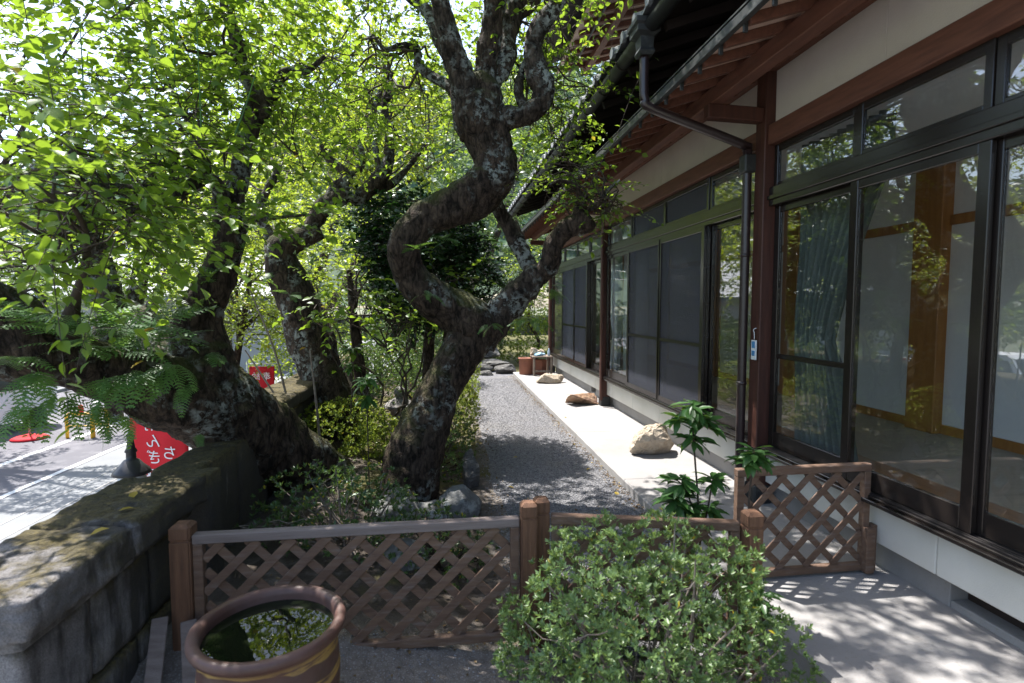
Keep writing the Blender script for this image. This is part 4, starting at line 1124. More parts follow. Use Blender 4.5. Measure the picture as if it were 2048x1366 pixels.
def crown(root, clusters, skeleton, leaf, m, per=13, length=(.28, .6), twig_m=None, dens=1.0, br=5, cull=True, tpl=LEAF_OVATE, wr=.64, updir=.9, maxbr=2.2):
    LA, TA = Acc(), Acc()
    SK = np.array(skeleton) if skeleton is not None and len(skeleton) else None
    for (c, r, n) in clusters:
        c = np.array(c); r = np.array(r); n = max(3, int(n * dens))
        S, d = in_ellipsoid(n, c, r, .15)
        D = d * .5 + rng.normal(0, .5, (n, 3)); D[:, 2] = D[:, 2] * .5 + .05
        Ls = rng.uniform(length[0], length[1], n)
        mid = S + norm(D) * (Ls * .6)[:, None]
        if cull:
            k = ~in_sun_patch(mid)
            S, D, Ls = S[k], D[k], Ls[k]
        if len(S) < 2: continue
        V, F, TV, TF = sprays(S, D, Ls, per, leaf, tpl, wr=wr, updir=updir)
        LA.add(V, F); TA.add(TV, TF)
        if SK is not None:
            for j in range(br):
                e = S[rng.integers(len(S))]
                dist = np.linalg.norm(SK - e[None], axis=1); s0 = SK[np.argsort(dist)[rng.integers(min(14, len(SK)))]]
                L_ = np.linalg.norm(e - s0)
                if L_ < .05 or L_ > maxbr: continue
                q = max(5, int(L_ / .09)); t = np.linspace(0, 1, q)[:, None]
                P = s0[None] * (1 - t) + e[None] * t
                w = np.cumsum(rng.normal(0, .040, (q, 3)), 0); w -= w[-1:] * t
                P = P + w; P[:, 2] += .12 * L_ * np.sin(t[:, 0] * math.pi)
                r0 = min(.018, .006 + .006 * L_)
                TA.add(*tube_fast(P, np.linspace(r0, .0035, q), 6))
                # side twigs out to neighbouring sprays
                for s_ in S[rng.integers(len(S), size=5)]:
                    b0 = P[rng.integers(q // 2, q)]
                    if np.linalg.norm(s_ - b0) > .7: continue
                    t5 = np.linspace(0, 1, 6)[:, None]
                    PP = b0[None] * (1 - t5) + s_[None] * t5 + rng.normal(0, .012, (6, 3)) * np.sin(t5 * math.pi)
                    TA.add(*tube_fast(PP, np.linspace(.005, .0028, 6), 4))
    o = LA.build('crown', m, root)
    if o: o['kind'] = 'stuff'
    t = TA.build('twigs', twig_m or MT['twig'], root)
    if t: t['kind'] = 'stuff'
    return o
def cl(px_, py_, Y, rx, ry, rz, n): return (at(px_, py_, Y), (rx, ry, rz), n)

# ---- tree A: the twisting old plum at the path
ta = thing('plum_tree', 'old plum tree with thick twisting trunk leaning over the gravel path', 'tree', tuple(atz(800, 1010, 0)))
YA = 4.55
sk = []
sk += limb(ta, [(785, 1065, 4.45, 105), (806, 1005, 4.47, 76), (824, 930, 4.5, 64), (850, 850, 4.55, 57), (884, 775, 4.6, 50), (916, 715, 4.65, 48), (948, 665, 4.7, 50), (975, 640, 4.7, 44)], MT['bark'], 'trunk', 40, .17, 5, .022, .86)
sk += limb(ta, [(965, 690, 4.7, 40), (945, 645, 4.7, 56), (890, 615, 4.68, 48), (840, 575, 4.62, 43), (812, 530, 4.58, 38), (812, 482, 4.55, 38), (850, 440, 4.55, 42), (915, 412, 4.58, 46), (970, 375, 4.6, 52), (988, 325, 4.6, 50), (975, 275, 4.6, 52), (960, 225, 4.6, 56), (962, 175, 4.62, 46), (970, 140, 4.64, 20)], MT['bark'], 'trunk', 40, .19, 6, .02, .86)
lim = [
 ([(950, 240, 4.58, 40), (925, 165, 4.5, 36), (905, 95, 4.42, 31), (890, 45, 4.36, 28), (880, 0, 4.3, 26), (865, -90, 4.2, 22), (840, -190, 4.1, 14)], 'bark_lichen'),
 ([(940, 270, 4.6, 30), (918, 225, 4.66, 19), (912, 150, 4.72, 18), (882, 88, 4.8, 17), (855, 25, 4.9, 15), (815, -10, 4.95, 13), (740, -50, 5.0, 10), (650, -110, 5.1, 6)], 'bark_lichen'),
 ([(918, 200, 4.68, 14), (900, 172, 4.75, 15), (871, 157, 4.85, 14), (838, 130, 4.9, 12), (832, 95, 4.95, 10), (800, 92, 5.0, 8), (770, 98, 5.05, 6), (745, 70, 5.1, 4)], 'bark_lichen'),
 ([(965, 215, 4.6, 36), (972, 140, 4.6, 32), (982, 70, 4.58, 29), (990, 0, 4.55, 29), (1002, -100, 4.5, 22), (1010, -220, 4.4, 12)], 'bark'),
 ([(985, 165, 4.62, 22), (1008, 128, 4.68, 28), (1016, 70, 4.75, 25), (1030, 15, 4.8, 28), (1050, -60, 4.85, 22), (1090, -160, 4.9, 13)], 'bark_lichen'),
 ([(1030, 30, 4.8, 22), (1060, 0, 4.8, 24), (1075, -40, 4.75, 20), (1080, -120, 4.7, 10)], 'bark'),
 ([(968, 290, 4.6, 40), (1005, 240, 4.58, 33), (1040, 232, 4.52, 30), (1075, 212, 4.48, 31), (1088, 180, 4.47, 33), (1072, 145, 4.47, 31), (1066, 95, 4.47, 26), (1083, 48, 4.45, 24), (1112, 12, 4.42, 20), (1140, -40, 4.4, 15), (1170, -120, 4.35, 8)], 'bark_lichen'),
 ([(1050, 225, 4.5, 14), (1038, 185, 4.55, 13), (1042, 150, 4.6, 10), (1050, 120, 4.6, 5)], 'bark_lichen'),
 ([(962, 690, 4.72, 40), (990, 640, 4.72, 42), (1030, 598, 4.72, 40), (1062, 560, 4.72, 37), (1085, 545, 4.72, 30)], 'bark_lichen'),
 ([(1072, 560, 4.72, 28), (1055, 525, 4.78, 24), (1038, 492, 4.85, 23), (1018, 452, 4.9, 21), (998, 420, 4.9, 20), (985, 385, 4.85, 18)], 'bark_lichen'),
 ([(1070, 560, 4.72, 26), (1098, 528, 4.66, 28), (1108, 490, 4.62, 27), (1128, 463, 4.58, 28), (1160, 448, 4.55, 30), (1176, 440, 4.54, 31), (1182, 436, 4.53, 24)], 'bark'),
 ([(1160, 440, 4.55, 26), (1160, 420, 4.55, 20), (1165, 400, 4.53, 10), (1150, 372, 4.5, 7), (1120, 362, 4.48, 5), (1098, 370, 4.45, 3)], 'bark'),
 ([(1168, 425, 4.54, 7), (1195, 410, 4.5, 5), (1215, 380, 4.48, 3.5), (1240, 360, 4.45, 2.5)], 'bark'),
]
for pts, m_ in lim: sk += limb(ta, pts, MT[m_], 'branch', 22, .22, 11, None, .74)
crown(ta, [
 cl(700, 70, 5.1, .8, .8, .55, 80), cl(780, 190, 5.5, .6, .7, .35, 60), cl(640, 200, 5.3, .5, .5, .35, 45), cl(880, 270, 5.9, .55, .6, .35, 45), cl(1120, 60, 4.9, .35, .5, .35, 34),
 cl(1130, 180, 5.1, .30, .45, .28, 30), cl(1090, 290, 5.4, .3, .5, .3, 30), cl(1040, 180, 5.4, .35, .4, .5, 26), cl(1160, 330, 4.9, .22, .35, .16, 16), cl(960, 60, 5.5, .5, .5, .6, 40), cl(1110, 380, 5.0, .28, .3, .16, 20),
 cl(900, -170, 4.6, 1.3, 1.2, .55, 150), cl(1150, -170, 4.3, .8, 1.0, .5, 90), cl(650, -180, 5.2, 1.0, 1.0, .5, 90), cl(1150, -420, 3.6, .9, .7, .4, 90), cl(1250, -700, 2.9, .7, .6, .35, 60),
], sk, .060, MT['plum'], br=4, tpl=LEAF_FINE)
# small leafy twigs round the sawn limb, and the long shoots in front of the eaves
crown(ta, [cl(1190, 395, 4.5, .30, .25, .16, 26), cl(1225, 420, 4.45, .22, .2, .12, 16), cl(1120, 345, 4.5, .22, .2, .12, 12)], sk, .045, MT['plum'], per=9, length=(.15, .32), br=3, cull=False, tpl=LEAF_FINE)
def shoot(root, pts, Y, nl, leaf, m=None):
    P = np.array([tuple(at(x, y, Y + i * .0)) for i, (x, y) in enumerate(pts)])
    Q = np.array(catmull(list(P), .03)); V, F = tube_fast(Q, np.linspace(.004, .0015, len(Q)), 5)
    mesh_np('shoot', V, F, MT['twig'], root)
    idx = np.linspace(2, len(Q) - 1, nl).astype(int); B = Q[idx]
    t = norm(np.gradient(Q, axis=0))[idx]; side = norm(np.cross(t, np.array([[0, 1.0, .3]])))
    sg = np.where(np.arange(nl) % 2 == 0, 1, -1)[:, None]
    D = side * sg + t * .35 + rng.normal(0, .25, (nl, 3)); D[:, 2] -= .2
    N = np.array([[-.2, -.5, .8]]) + rng.normal(0, .3, (nl, 3)); L = leaf * rng.uniform(.75, 1.15, nl)
    V, F = leaf_arrays(B, D, N, L, L * .66, LEAF_OVATE)
    o = mesh_np('shoot_leaves', V, F, m or MT['plum'], root); o['kind'] = 'stuff'
shoot(ta, [(1165, 410), (1180, 370), (1205, 320), (1230, 280), (1250, 225), (1272, 170), (1308, 115)], 4.3, 20, .055)
shoot(ta, [(1120, 200), (1160, 190), (1190, 175), (1215, 180), (1225, 70)], 4.7, 10, .05)
shoot(ta, [(1100, 110), (1140, 95), (1175, 85), (1215, 70)], 4.7, 12, .05)
shoot(ta, [(1100, 260), (1150, 230), (1190, 190), (1220, 150)], 4.75, 13, .055)

# ---- tree B: the reclining plum that leans out over the wall
tb_ = thing('plum_tree', 'massive reclining plum tree leaning out over the granite wall', 'tree', tuple(atz(680, 960, 0)))
sk = []
sk += limb(tb_, [(700, 1040, 5.0, 74), (631, 967, 4.85, 82), (576, 918, 4.62, 82), (521, 882, 4.35, 84), (455, 832, 4.05, 88), (385, 797, 3.8, 86), (300, 770, 3.6, 74), (210, 745, 3.45, 62), (130, 715, 3.3, 64), (50, 700, 3.2, 72), (-60, 680, 3.1, 72), (-180, 650, 3.0, 60)], MT['bark'], 'trunk', 44, .17, 5, .024, .90)
sk += limb(tb_, [(430, 830, 3.95, 85), (405, 750, 3.9, 78), (398, 690, 3.9, 58), (400, 640, 3.9, 46), (420, 590, 3.9, 43), (438, 548, 3.92, 38), (452, 505, 3.95, 36), (460, 460, 3.95, 38), (452, 425, 3.95, 34), (455, 385, 3.95, 20)], MT['bark'], 'trunk', 34, .2, 7, .02, .90)
for pts, m_ in [
 ([(80, 720, 3.2, 60), (55, 660, 3.15, 55), (15, 620, 3.1, 48), (-60, 590, 3.0, 44), (-150, 540, 2.9, 36)], 'bark'),
 ([(458, 440, 3.95, 26), (475, 370, 4.0, 20), (490, 300, 4.05, 19), (500, 248, 4.1, 20), (518, 205, 4.1, 24), (505, 175, 4.1, 16), (488, 150, 4.1, 15), (474, 105, 4.1, 15), (470, 70, 4.1, 12), (450, 20, 4.1, 9), (440, -60, 4.1, 6)], 'bark_lichen'),
 ([(520, 210, 4.1, 16), (545, 190, 4.1, 12), (562, 150, 4.1, 9), (590, 140, 4.1, 7), (615, 142, 4.1, 6), (650, 112, 4.1, 4)], 'bark_lichen'),
 ([(450, 420, 3.95, 20), (435, 370, 3.8, 14), (405, 360, 3.6, 13), (360, 380, 3.4, 14), (315, 382, 3.2, 13), (240, 378, 3.0, 12), (175, 370, 2.8, 9), (90, 300, 2.5, 6), (20, 290, 2.3, 5)], 'bark_lichen'),
 ([(405, 362, 3.6, 9), (415, 330, 3.5, 7), (395, 310, 3.4, 6), (340, 300, 3.2, 5)], 'bark_lichen'),
 ([(230, 700, 3.9, 34), (224, 640, 4.2, 29), (212, 590, 4.3, 27), (198, 535, 4.3, 26), (188, 490, 4.3, 22), (170, 430, 4.2, 14), (150, 350, 4.1, 9)], 'bark_lichen'),
 ([(330, 720, 4.1, 24), (295, 650, 5.0, 26), (268, 620, 5.4, 20), (276, 570, 5.5, 15), (284, 520, 5.5, 14), (282, 470, 5.5, 13), (290, 400, 5.5, 9), (310, 320, 5.4, 6)], 'bark_lichen'),
 ([(285, 480, 5.5, 10), (262, 440, 5.4, 9), (240, 400, 5.3, 6)], 'bark_lichen'),
 ([(130, 700, 3.3, 30), (150, 600, 3.0, 10), (175, 500, 2.7, 7), (150, 420, 2.4, 5), (90, 400, 2.2, 4)], 'twig'),
]: sk += limb(tb_, pts, MT[m_], 'branch', 14, .20, 9)
crown(tb_, [
 cl(80, 100, 3.7, 1.0, .8, .55, 190), cl(300, 90, 4.1, .85, .7, .5, 170), cl(110, 300, 2.9, .6, .6, .30, 84), cl(270, 240, 3.4, .55, .55, .30, 84), cl(60, 440, 2.4, .40, .4, .20, 46), cl(-80, 300, 2.3, .5, .5, .45, 44),
 cl(260, 400, 3.1, .32, .4, .14, 36), cl(170, 430, 2.8, .42, .4, .15, 34), cl(530, 80, 4.3, .6, .6, .5, 66), cl(560, 260, 4.2, .45, .5, .35, 44), cl(420, 190, 4.9, .6, .5, .4, 56),
 cl(180, 480, 4.3, .8, .5, .35, 50), cl(350, 490, 5.4, .8, .6, .3, 50), cl(220, -220, 3.2, 1.2, 1.0, .5, 120), cl(560, -200, 4.2, 1.0, 1.0, .5, 100), cl(430, 380, 5.4, .8, .6, .35, 56), cl(80, 540, 3.4, .5, .4, .14, 22),
], sk, .064, MT['plum'], br=3, tpl=LEAF_FINE, maxbr=.95)
sp_ = limb(tb_, [(452, 430, 3.95, 9), (500, 440, 3.7, 6), (555, 435, 3.4, 4), (610, 430, 3.2, 2.5)], MT['bark_lichen'], 'branch', 9, .15, 20)
crown(tb_, [cl(585, 430, 3.3, .20, .22, .09, 16)], sp_, .066, MT['plum'], per=9, length=(.14, .30), br=1, tpl=LEAF_FINE, maxbr=.5)
for pts in ([(345, 150), (350, 95), (346, 20)], [(403, 280), (398, 150), (392, 20)], [(168, 210), (164, 120), (160, 45)], [(470, 270), (495, 200), (525, 100)], [(302, 170), (304, 110), (303, 60)]):
    P = np.array(catmull([np.array(at(x, y, 2.9)) for x, y in pts], .04)); V, F = tube_fast(P, np.linspace(.0045, .002, len(P)), 5)
    mesh_np('shoot', V, F, MT['fern'], tb_)

# ---- tree C: behind, between the two
tc_ = thing('plum_tree', 'mossy leaning plum tree standing behind the clipped azaleas', 'tree', tuple(atz(690, 900, 0)))
sk = []
sk += limb(tc_, [(700, 880, 6.3, 55), (660, 790, 6.3, 46), (632, 710, 6.35, 44), (603, 625, 6.4, 40), (578, 565, 6.4, 36), (562, 525, 6.4, 34), (568, 495, 6.4, 30), (600, 478, 6.4, 22), (640, 460, 6.4, 18)], MT['bark'], 'trunk', 20, .16, 6)
for pts, m_ in [
 ([(600, 480, 6.4, 18), (632, 440, 6.4, 17), (652, 408, 6.4, 18), (690, 392, 6.45, 17), (725, 390, 6.5, 16), (757, 357, 6.5, 15), (776, 322, 6.55, 13), (778, 270, 6.6, 10), (770, 220, 6.6, 8), (780, 150, 6.7, 5)], 'bark_lichen'),
 ([(640, 430, 6.4, 10), (670, 375, 6.5, 11), (692, 365, 6.5, 12), (690, 345, 6.5, 10), (655, 315, 6.5, 7), (642, 290, 6.5, 5)], 'bark_lichen'),
 ([(694, 350, 6.5, 8), (720, 335, 6.5, 8), (724, 305, 6.5, 6), (710, 270, 6.5, 4)], 'bark_lichen'),
 ([(730, 385, 6.5, 10), (780, 370, 6.6, 9), (820, 330, 6.7, 6), (850, 290, 6.8, 4)], 'bark_lichen'),
 ([(566, 510, 6.4, 16), (545, 480, 6.5, 12), (520, 420, 6.6, 9), (560, 330, 6.7, 6)], 'bark_lichen'),
 ([(760, 350, 6.5, 7), (745, 250, 6.5, 6), (760, 180, 6.5, 4)], 'bark_lichen')]: sk += limb(tc_, pts, MT[m_], 'branch', 12, .2, 9)
crown(tc_, [cl(690, 200, 7.2, 1.1, 1.0, .7, 110), cl(560, 300, 7.0, .9, .9, .6, 90), cl(860, 250, 7.6, .8, .8, .6, 70), cl(640, 330, 6.9, .8, .6, .35, 60), cl(800, 60, 7.6, 1.3, 1.0, .8, 110),
            cl(480, 420, 7.2, .8, .7, .5, 70), cl(560, 80, 7.5, 1.2, 1.0, .8, 100), cl(850, 310, 7.4, .6, .6, .25, 34)], sk, .070, MT['plum_far'], br=6)

# ---- dark camellia behind the plum
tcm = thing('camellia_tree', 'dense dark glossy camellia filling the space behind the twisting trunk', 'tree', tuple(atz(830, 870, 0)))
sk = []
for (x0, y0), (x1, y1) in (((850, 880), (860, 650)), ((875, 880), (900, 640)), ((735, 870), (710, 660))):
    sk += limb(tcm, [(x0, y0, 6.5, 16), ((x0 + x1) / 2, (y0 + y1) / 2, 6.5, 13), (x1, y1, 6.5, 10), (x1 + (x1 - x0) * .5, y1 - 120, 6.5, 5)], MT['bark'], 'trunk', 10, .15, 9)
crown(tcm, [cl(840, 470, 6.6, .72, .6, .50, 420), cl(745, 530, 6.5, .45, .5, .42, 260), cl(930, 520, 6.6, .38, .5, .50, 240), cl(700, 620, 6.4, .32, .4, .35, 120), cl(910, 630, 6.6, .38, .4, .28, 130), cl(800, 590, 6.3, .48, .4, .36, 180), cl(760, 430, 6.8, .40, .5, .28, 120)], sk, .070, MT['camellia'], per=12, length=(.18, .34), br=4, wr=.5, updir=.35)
# bright young growth in front of it
tg_ = thing('young_plum_shrub', 'bright green leafy saplings sprouting before the dark camellia', 'shrub', tuple(atz(790, 900, 0)))
crown(tg_, [cl(700, 590, 5.7, .28, .3, .2, 20), cl(880, 565, 5.9, .22, .3, .16, 14), cl(650, 610, 5.8, .25, .3, .25, 16), cl(800, 660, 5.6, .3, .3, .14, 14)], [np.array(atz(790, 900, 0)), np.array(at(780, 700, 5.8)), np.array(at(800, 640, 5.8))], .075, MT['plum'], br=4)

# ---- trees and shrubs beyond the wall and the path
def far_tree(label, base, crowns, leaf, m, r0, per=12, name='garden_tree', dens=1.0, length=(.35, .8)):
    t = thing(name, label, 'tree', tuple(base)); b = Vector(base); c0 = Vector(crowns[0][0]); h = c0.z - b.z
    mid = b.lerp(c0, .5) + Vector((random.uniform(-.3, .3), random.uniform(-.3, .3), 0))
    V, Fs = tube_data([(b.x, b.y, b.z - .1, r0 * 1.3), (b.x + .05, b.y, b.z + h * .25, r0), (mid.x, mid.y, mid.z, r0 * .8), (c0.x, c0.y, c0.z, r0 * .45)], 12, .15, .12, True, 5)
    mesh('trunk', V, Fs, MT['bark'], t, True)
    sk = [np.array(mid.lerp(c0, k / 6)) for k in range(7)]
    for (c, r, n) in crowns:
        c = Vector(c); s = mid.lerp(c0, random.uniform(.2, .7))
        if (c - s).length > .3:
            q = s.lerp(c, .5) + Vector((0, 0, .15)); V, Fs = tube_data([(s.x, s.y, s.z, r0 * .45), (q.x, q.y, q.z, r0 * .3), (c.x, c.y, c.z, r0 * .12)], 8, .12, .12, True, 6)
            mesh('branch', V, Fs, MT['bark'], t, True); sk += [np.array(s.lerp(c, k / 5)) for k in range(6)]
    crown(t, crowns, sk, leaf, m, per, length, dens=dens * 1.3, br=3)
    return t
far_tree('bright green maple beyond the granite wall between two plum trunks', (-3.0, 8.2, ST_Z), [cl(500, 560, 8.0, .8, .8, .6, 110), cl(430, 640, 7.8, .6, .7, .4, 80), cl(560, 640, 8.2, .6, .6, .5, 70), cl(420, 560, 8.4, .7, .7, .5, 80), cl(520, 450, 8.8, .8, .7, .5, 90), cl(470, 510, 9.0, .8, .7, .5, 80)], .06, MT['plum_far'], .07, name='maple_tree')
far_tree('broad yellow-green tree across the street at far left', (-13.5, 14.0, ST_Z), [cl(100, 300, 14, 2.2, 1.6, 1.5, 260), cl(-60, 200, 13, 2, 1.6, 1.5, 200), cl(240, 180, 15, 2.2, 1.6, 1.4, 260), cl(60, 80, 14, 2.4, 1.6, 1.4, 260), cl(180, 20, 15, 2.6, 1.6, 1.4, 240), cl(20, 440, 14, 2.2, 1.4, 1.0, 170)], .12, MT['plum_far'], .18, length=(.5, 1.1))
far_tree('tall yellow-green street tree behind the upright plum limb', (-9.5, 17.0, ST_Z), [cl(420, 330, 17, 2.2, 1.6, 1.5, 250), cl(560, 220, 18, 2.4, 1.6, 1.6, 250), cl(400, 120, 17, 2.4, 1.6, 1.5, 260), cl(330, 470, 17, 1.8, 1.4, .9, 150), cl(480, 20, 18, 2.8, 1.6, 1.5, 240), cl(320, 230, 17, 2.2, 1.5, 1.4, 200)], .12, MT['plum_far'], .18, length=(.5, 1.1))
far_tree('light green tree rising beyond the camellia', (-4.5, 19.0, 0.0), [cl(720, 250, 19, 2.6, 1.8, 1.8, 190), cl(640, 420, 19, 2.2, 1.5, 1.2, 130), cl(860, 150, 20, 2.6, 1.8, 1.6, 180), cl(700, 70, 19, 2.6, 1.8, 1.4, 160)], .13, MT['plum_far'], .18, length=(.5, 1.1))
far_tree('leafy tree at the end of the garden path behind the eaves', (0.6, 20.0, 0.0), [cl(1040, 330, 20, 2.2, 1.6, 1.8, 190), cl(950, 420, 19, 1.8, 1.5, 1.3, 130), cl(1090, 180, 21, 2.2, 1.6, 1.4, 150), cl(1060, 520, 19, 1.6, 1.3, 1.0, 110)], .12, MT['far_leaf'], .16, length=(.5, 1.1))
far_tree('low evergreen tree closing the view at the path end', (0.2, 16.5, 0.0), [cl(980, 590, 16.5, 1.1, .9, .7, 150), cl(1040, 560, 17, 1.0, .9, .8, 130), cl(930, 650, 16, .9, .8, .5, 90)], .08, MT['camellia'], .07, name='evergreen_tree')
far_tree('small bright shrub tree beside the far house corner', (2.6, 15.5, 0.0), [cl(1075, 545, 15.5, .8, .7, .7, 100), cl(1060, 620, 15.2, .8, .6, .5, 80)], .07, MT['plum_far'], .05, name='shrub_tree')

far_tree('round leafy tree just outside the wall beyond the maple', (-3.2, 11.5, ST_Z), [cl(610, 560, 11.5, 1.2, .9, .8, 150), cl(560, 680, 11.3, 1.0, .8, .6, 110), cl(660, 480, 12, 1.0, .9, .7, 110)], .085, MT['plum_far'], .09)
far_tree('dense green tree outside the wall near the path end', (-1.6, 13.5, 0.0), [cl(800, 560, 13.5, 1.2, .9, .9, 160), cl(760, 680, 13, 1.1, .8, .6, 120), cl(880, 640, 13.5, 1.0, .8, .7, 120), cl(840, 440, 14, 1.2, .9, .8, 130)], .09, MT['far_leaf'], .09)
far_tree('broad tree behind the far house with blue roof', (-12, 24, ST_Z), [cl(480, 400, 24, 2.8, 2, 2, 170), cl(350, 520, 24, 2.4, 2, 1.4, 130), cl(620, 300, 25, 3, 2, 2, 170)], .17, MT['plum_far'], .2, length=(.7, 1.4))
far_tree('tall green tree over the far end of the street', (-6, 27, ST_Z), [cl(760, 330, 27, 3, 2, 2, 180), cl(880, 200, 28, 3, 2, 2, 180), cl(930, 400, 27, 2.6, 2, 1.8, 150), cl(1000, 250, 28, 3, 2, 2, 160)], .17, MT['far_leaf'], .2, length=(.7, 1.4))

# ================================================================== SHRUBS
def rosettes(P, D, per, leaf, wr, spread=1.0, tpl=LEAF_LANCE):
    n = len(P); D = norm(D); a = norm(np.cross(D, rng.normal(0, 1, (n, 3)))); b = np.cross(D, a)
    th = (np.arange(per)[None] * 2 * np.pi / per + rng.uniform(0, 6.28, (n, 1)) + rng.normal(0, .25, (n, per)))
    R_ = a[:, None] * np.cos(th)[..., None] + b[:, None] * np.sin(th)[..., None]
    k = rng.uniform(.25, 1.0, (n, per, 1)) * spread
    ld = D[:, None] * (1.1 - .5 * k) + R_ * k * 1.1
    ln = D[:, None] * 1.0 - R_ * .5 + rng.normal(0, .15, (n, per, 3))
    L = leaf * rng.uniform(.6, 1.15, (n, per))
    PP = P[:, None] + R_ * .002 - D[:, None] * rng.uniform(0, leaf * .5, (n, per, 1))
    return leaf_arrays(PP.reshape(-1, 3), ld.reshape(-1, 3), ln.reshape(-1, 3), L.ravel(), L.ravel() * wr, tpl)
def bush(name, label, c, r, base, n, m, leaf, per=7, wr=.42, stems=16, lump=.16, zcut=-.75, seed=1, fill=.35, stem_m=None, cat='shrub', gap=-.34):
    t = thing(name, label, cat, tuple(base)); c = np.array(c); r = np.array(r)
    d = norm(rng.normal(0, 1, (n * 2, 3))); d = d[d[:, 2] > zcut][:n]
    lm = np.array([noise.noise(Vector(tuple(x * 2.1)) + Vector((seed, 0, 0))) + .6 * noise.noise(Vector(tuple(x * 5.5)) + Vector((seed, 3, 0))) for x in d])
    rad = 1 + lump * lm - np.where(rng.uniform(0, 1, len(d)) < fill, rng.uniform(.05, .5, len(d)), 0)
    P = c + d * r * rad[:, None]
    # gaps: drop shoots where the crown is thin
    keep = np.array([noise.noise(Vector(tuple(x * 4.2)) + Vector((seed * 2, 9, 0))) > gap for x in d]); P, d = P[keep], d[keep]
    D = d * .7 + np.array([[0, 0, .8]]) + rng.normal(0, .35, d.shape)
    A = Acc(); A.add(*rosettes(P, D, per, leaf, wr)); o = A.build('foliage', m, t); o['kind'] = 'stuff'
    B = np.array(base); T = Acc()
    for j in range(stems):
        e = P[rng.integers(len(P))]; q = 9; tt = np.linspace(0, 1, q)[:, None]
        s0 = B + np.array([rng.normal(0, r[0] * .10), rng.normal(0, r[1] * .10), 0])
        mid = s0 * .45 + e * .55; mid[2] = s0[2] + (e[2] - s0[2]) * .45
        PP = (1 - tt) ** 2 * s0 + 2 * tt * (1 - tt) * mid + tt ** 2 * e + np.cumsum(rng.normal(0, .008, (q, 3)), 0) * np.sin(tt * math.pi)
        V, F = tube_fast(PP, np.linspace(.010, .003, q), 5); mesh_np('stem', V, F, stem_m or MT['twig'], t, True)
        for f in range(6):
            s1 = PP[rng.integers(3, q)]; e1 = P[rng.integers(len(P))]
            if np.linalg.norm(e1 - s1) > .6 * r[0]: continue
            t6 = np.linspace(0, 1, 6)[:, None]; PQ = s1 * (1 - t6) + e1 * t6 + rng.normal(0, .012, (6, 3)) * np.sin(t6 * math.pi)
            T.add(*tube_fast(PQ, np.linspace(.004, .0018, 6), 4))
    tw = T.build('twigs', stem_m or MT['twig'], t)
    if tw: tw['kind'] = 'stuff'
    return t
MT['pale_twig'] = mat('pale_twig', (0.26, 0.22, 0.18), (0.13, 0.10, 0.08), 20, 0.85)
bush('azalea_bush', 'large round green azalea bush in front of the lattice fence', (.79, 2.03, .31), (.55, .42, .40), (.82, 2.05, -.15), 4600, MT['azalea'], .0255, per=7, stems=46, lump=.34, zcut=-.95, seed=2, gap=-.3, stem_m=MT['pale_twig'])
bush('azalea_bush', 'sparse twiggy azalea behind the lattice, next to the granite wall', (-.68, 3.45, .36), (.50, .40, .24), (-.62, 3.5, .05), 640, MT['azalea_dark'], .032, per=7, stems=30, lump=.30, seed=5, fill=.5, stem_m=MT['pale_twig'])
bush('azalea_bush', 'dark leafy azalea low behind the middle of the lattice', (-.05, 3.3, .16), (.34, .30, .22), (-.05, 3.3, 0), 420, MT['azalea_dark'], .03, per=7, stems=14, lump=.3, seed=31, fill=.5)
bush('azalea_bush', 'yellow-green clipped azalea in sun behind the leaning trunk', at(690, 865, 5.7), (.56, .45, .34), at(690, 930, 5.7), 1700, MT['hedge'], .032, per=6, stems=10, seed=8)
bush('azalea_bush', 'olive azalea mound between the plum trunks', at(770, 900, 5.6), (.40, .45, .32), at(770, 950, 5.6), 900, MT['hedge'], .03, per=6, stems=10, seed=9)
bush('azalea_bush', 'clipped azalea mound along the path below the lantern', (.02, 6.6, .34), (.38, .7, .40), (0.0, 6.6, 0.0), 1300, MT['hedge'], .032, per=6, stems=10, seed=11)
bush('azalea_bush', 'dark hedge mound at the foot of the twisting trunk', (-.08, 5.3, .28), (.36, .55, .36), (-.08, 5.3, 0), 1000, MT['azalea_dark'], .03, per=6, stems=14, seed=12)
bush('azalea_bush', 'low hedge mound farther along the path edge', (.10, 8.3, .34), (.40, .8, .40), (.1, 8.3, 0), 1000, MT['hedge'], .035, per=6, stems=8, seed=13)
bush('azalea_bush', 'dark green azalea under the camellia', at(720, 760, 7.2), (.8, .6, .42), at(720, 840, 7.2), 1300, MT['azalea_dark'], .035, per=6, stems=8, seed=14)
bush('azalea_bush', 'small sunlit bush where the path meets the rock pile', (.25, 11.2, .35), (.45, .8, .45), (.25, 11.2, 0), 900, MT['hedge'], .045, per=6, stems=6, seed=15)
bush('azalea_bush', 'low mossy plant cushion beneath the round azalea', (.42, 1.92, .0), (.16, .14, .10), (.42, 1.92, -.03), 260, MT['azalea_dark'], .02, per=6, stems=4, seed=16)
bush('pale_street_bush', 'pale feathery bush across the street under the foliage', at(110, 620, 12), (1.9, 1.2, 1.1), at(110, 760, 12), 1500, MT['far_leaf'], .16, per=6, wr=.16, stems=8, seed=17)

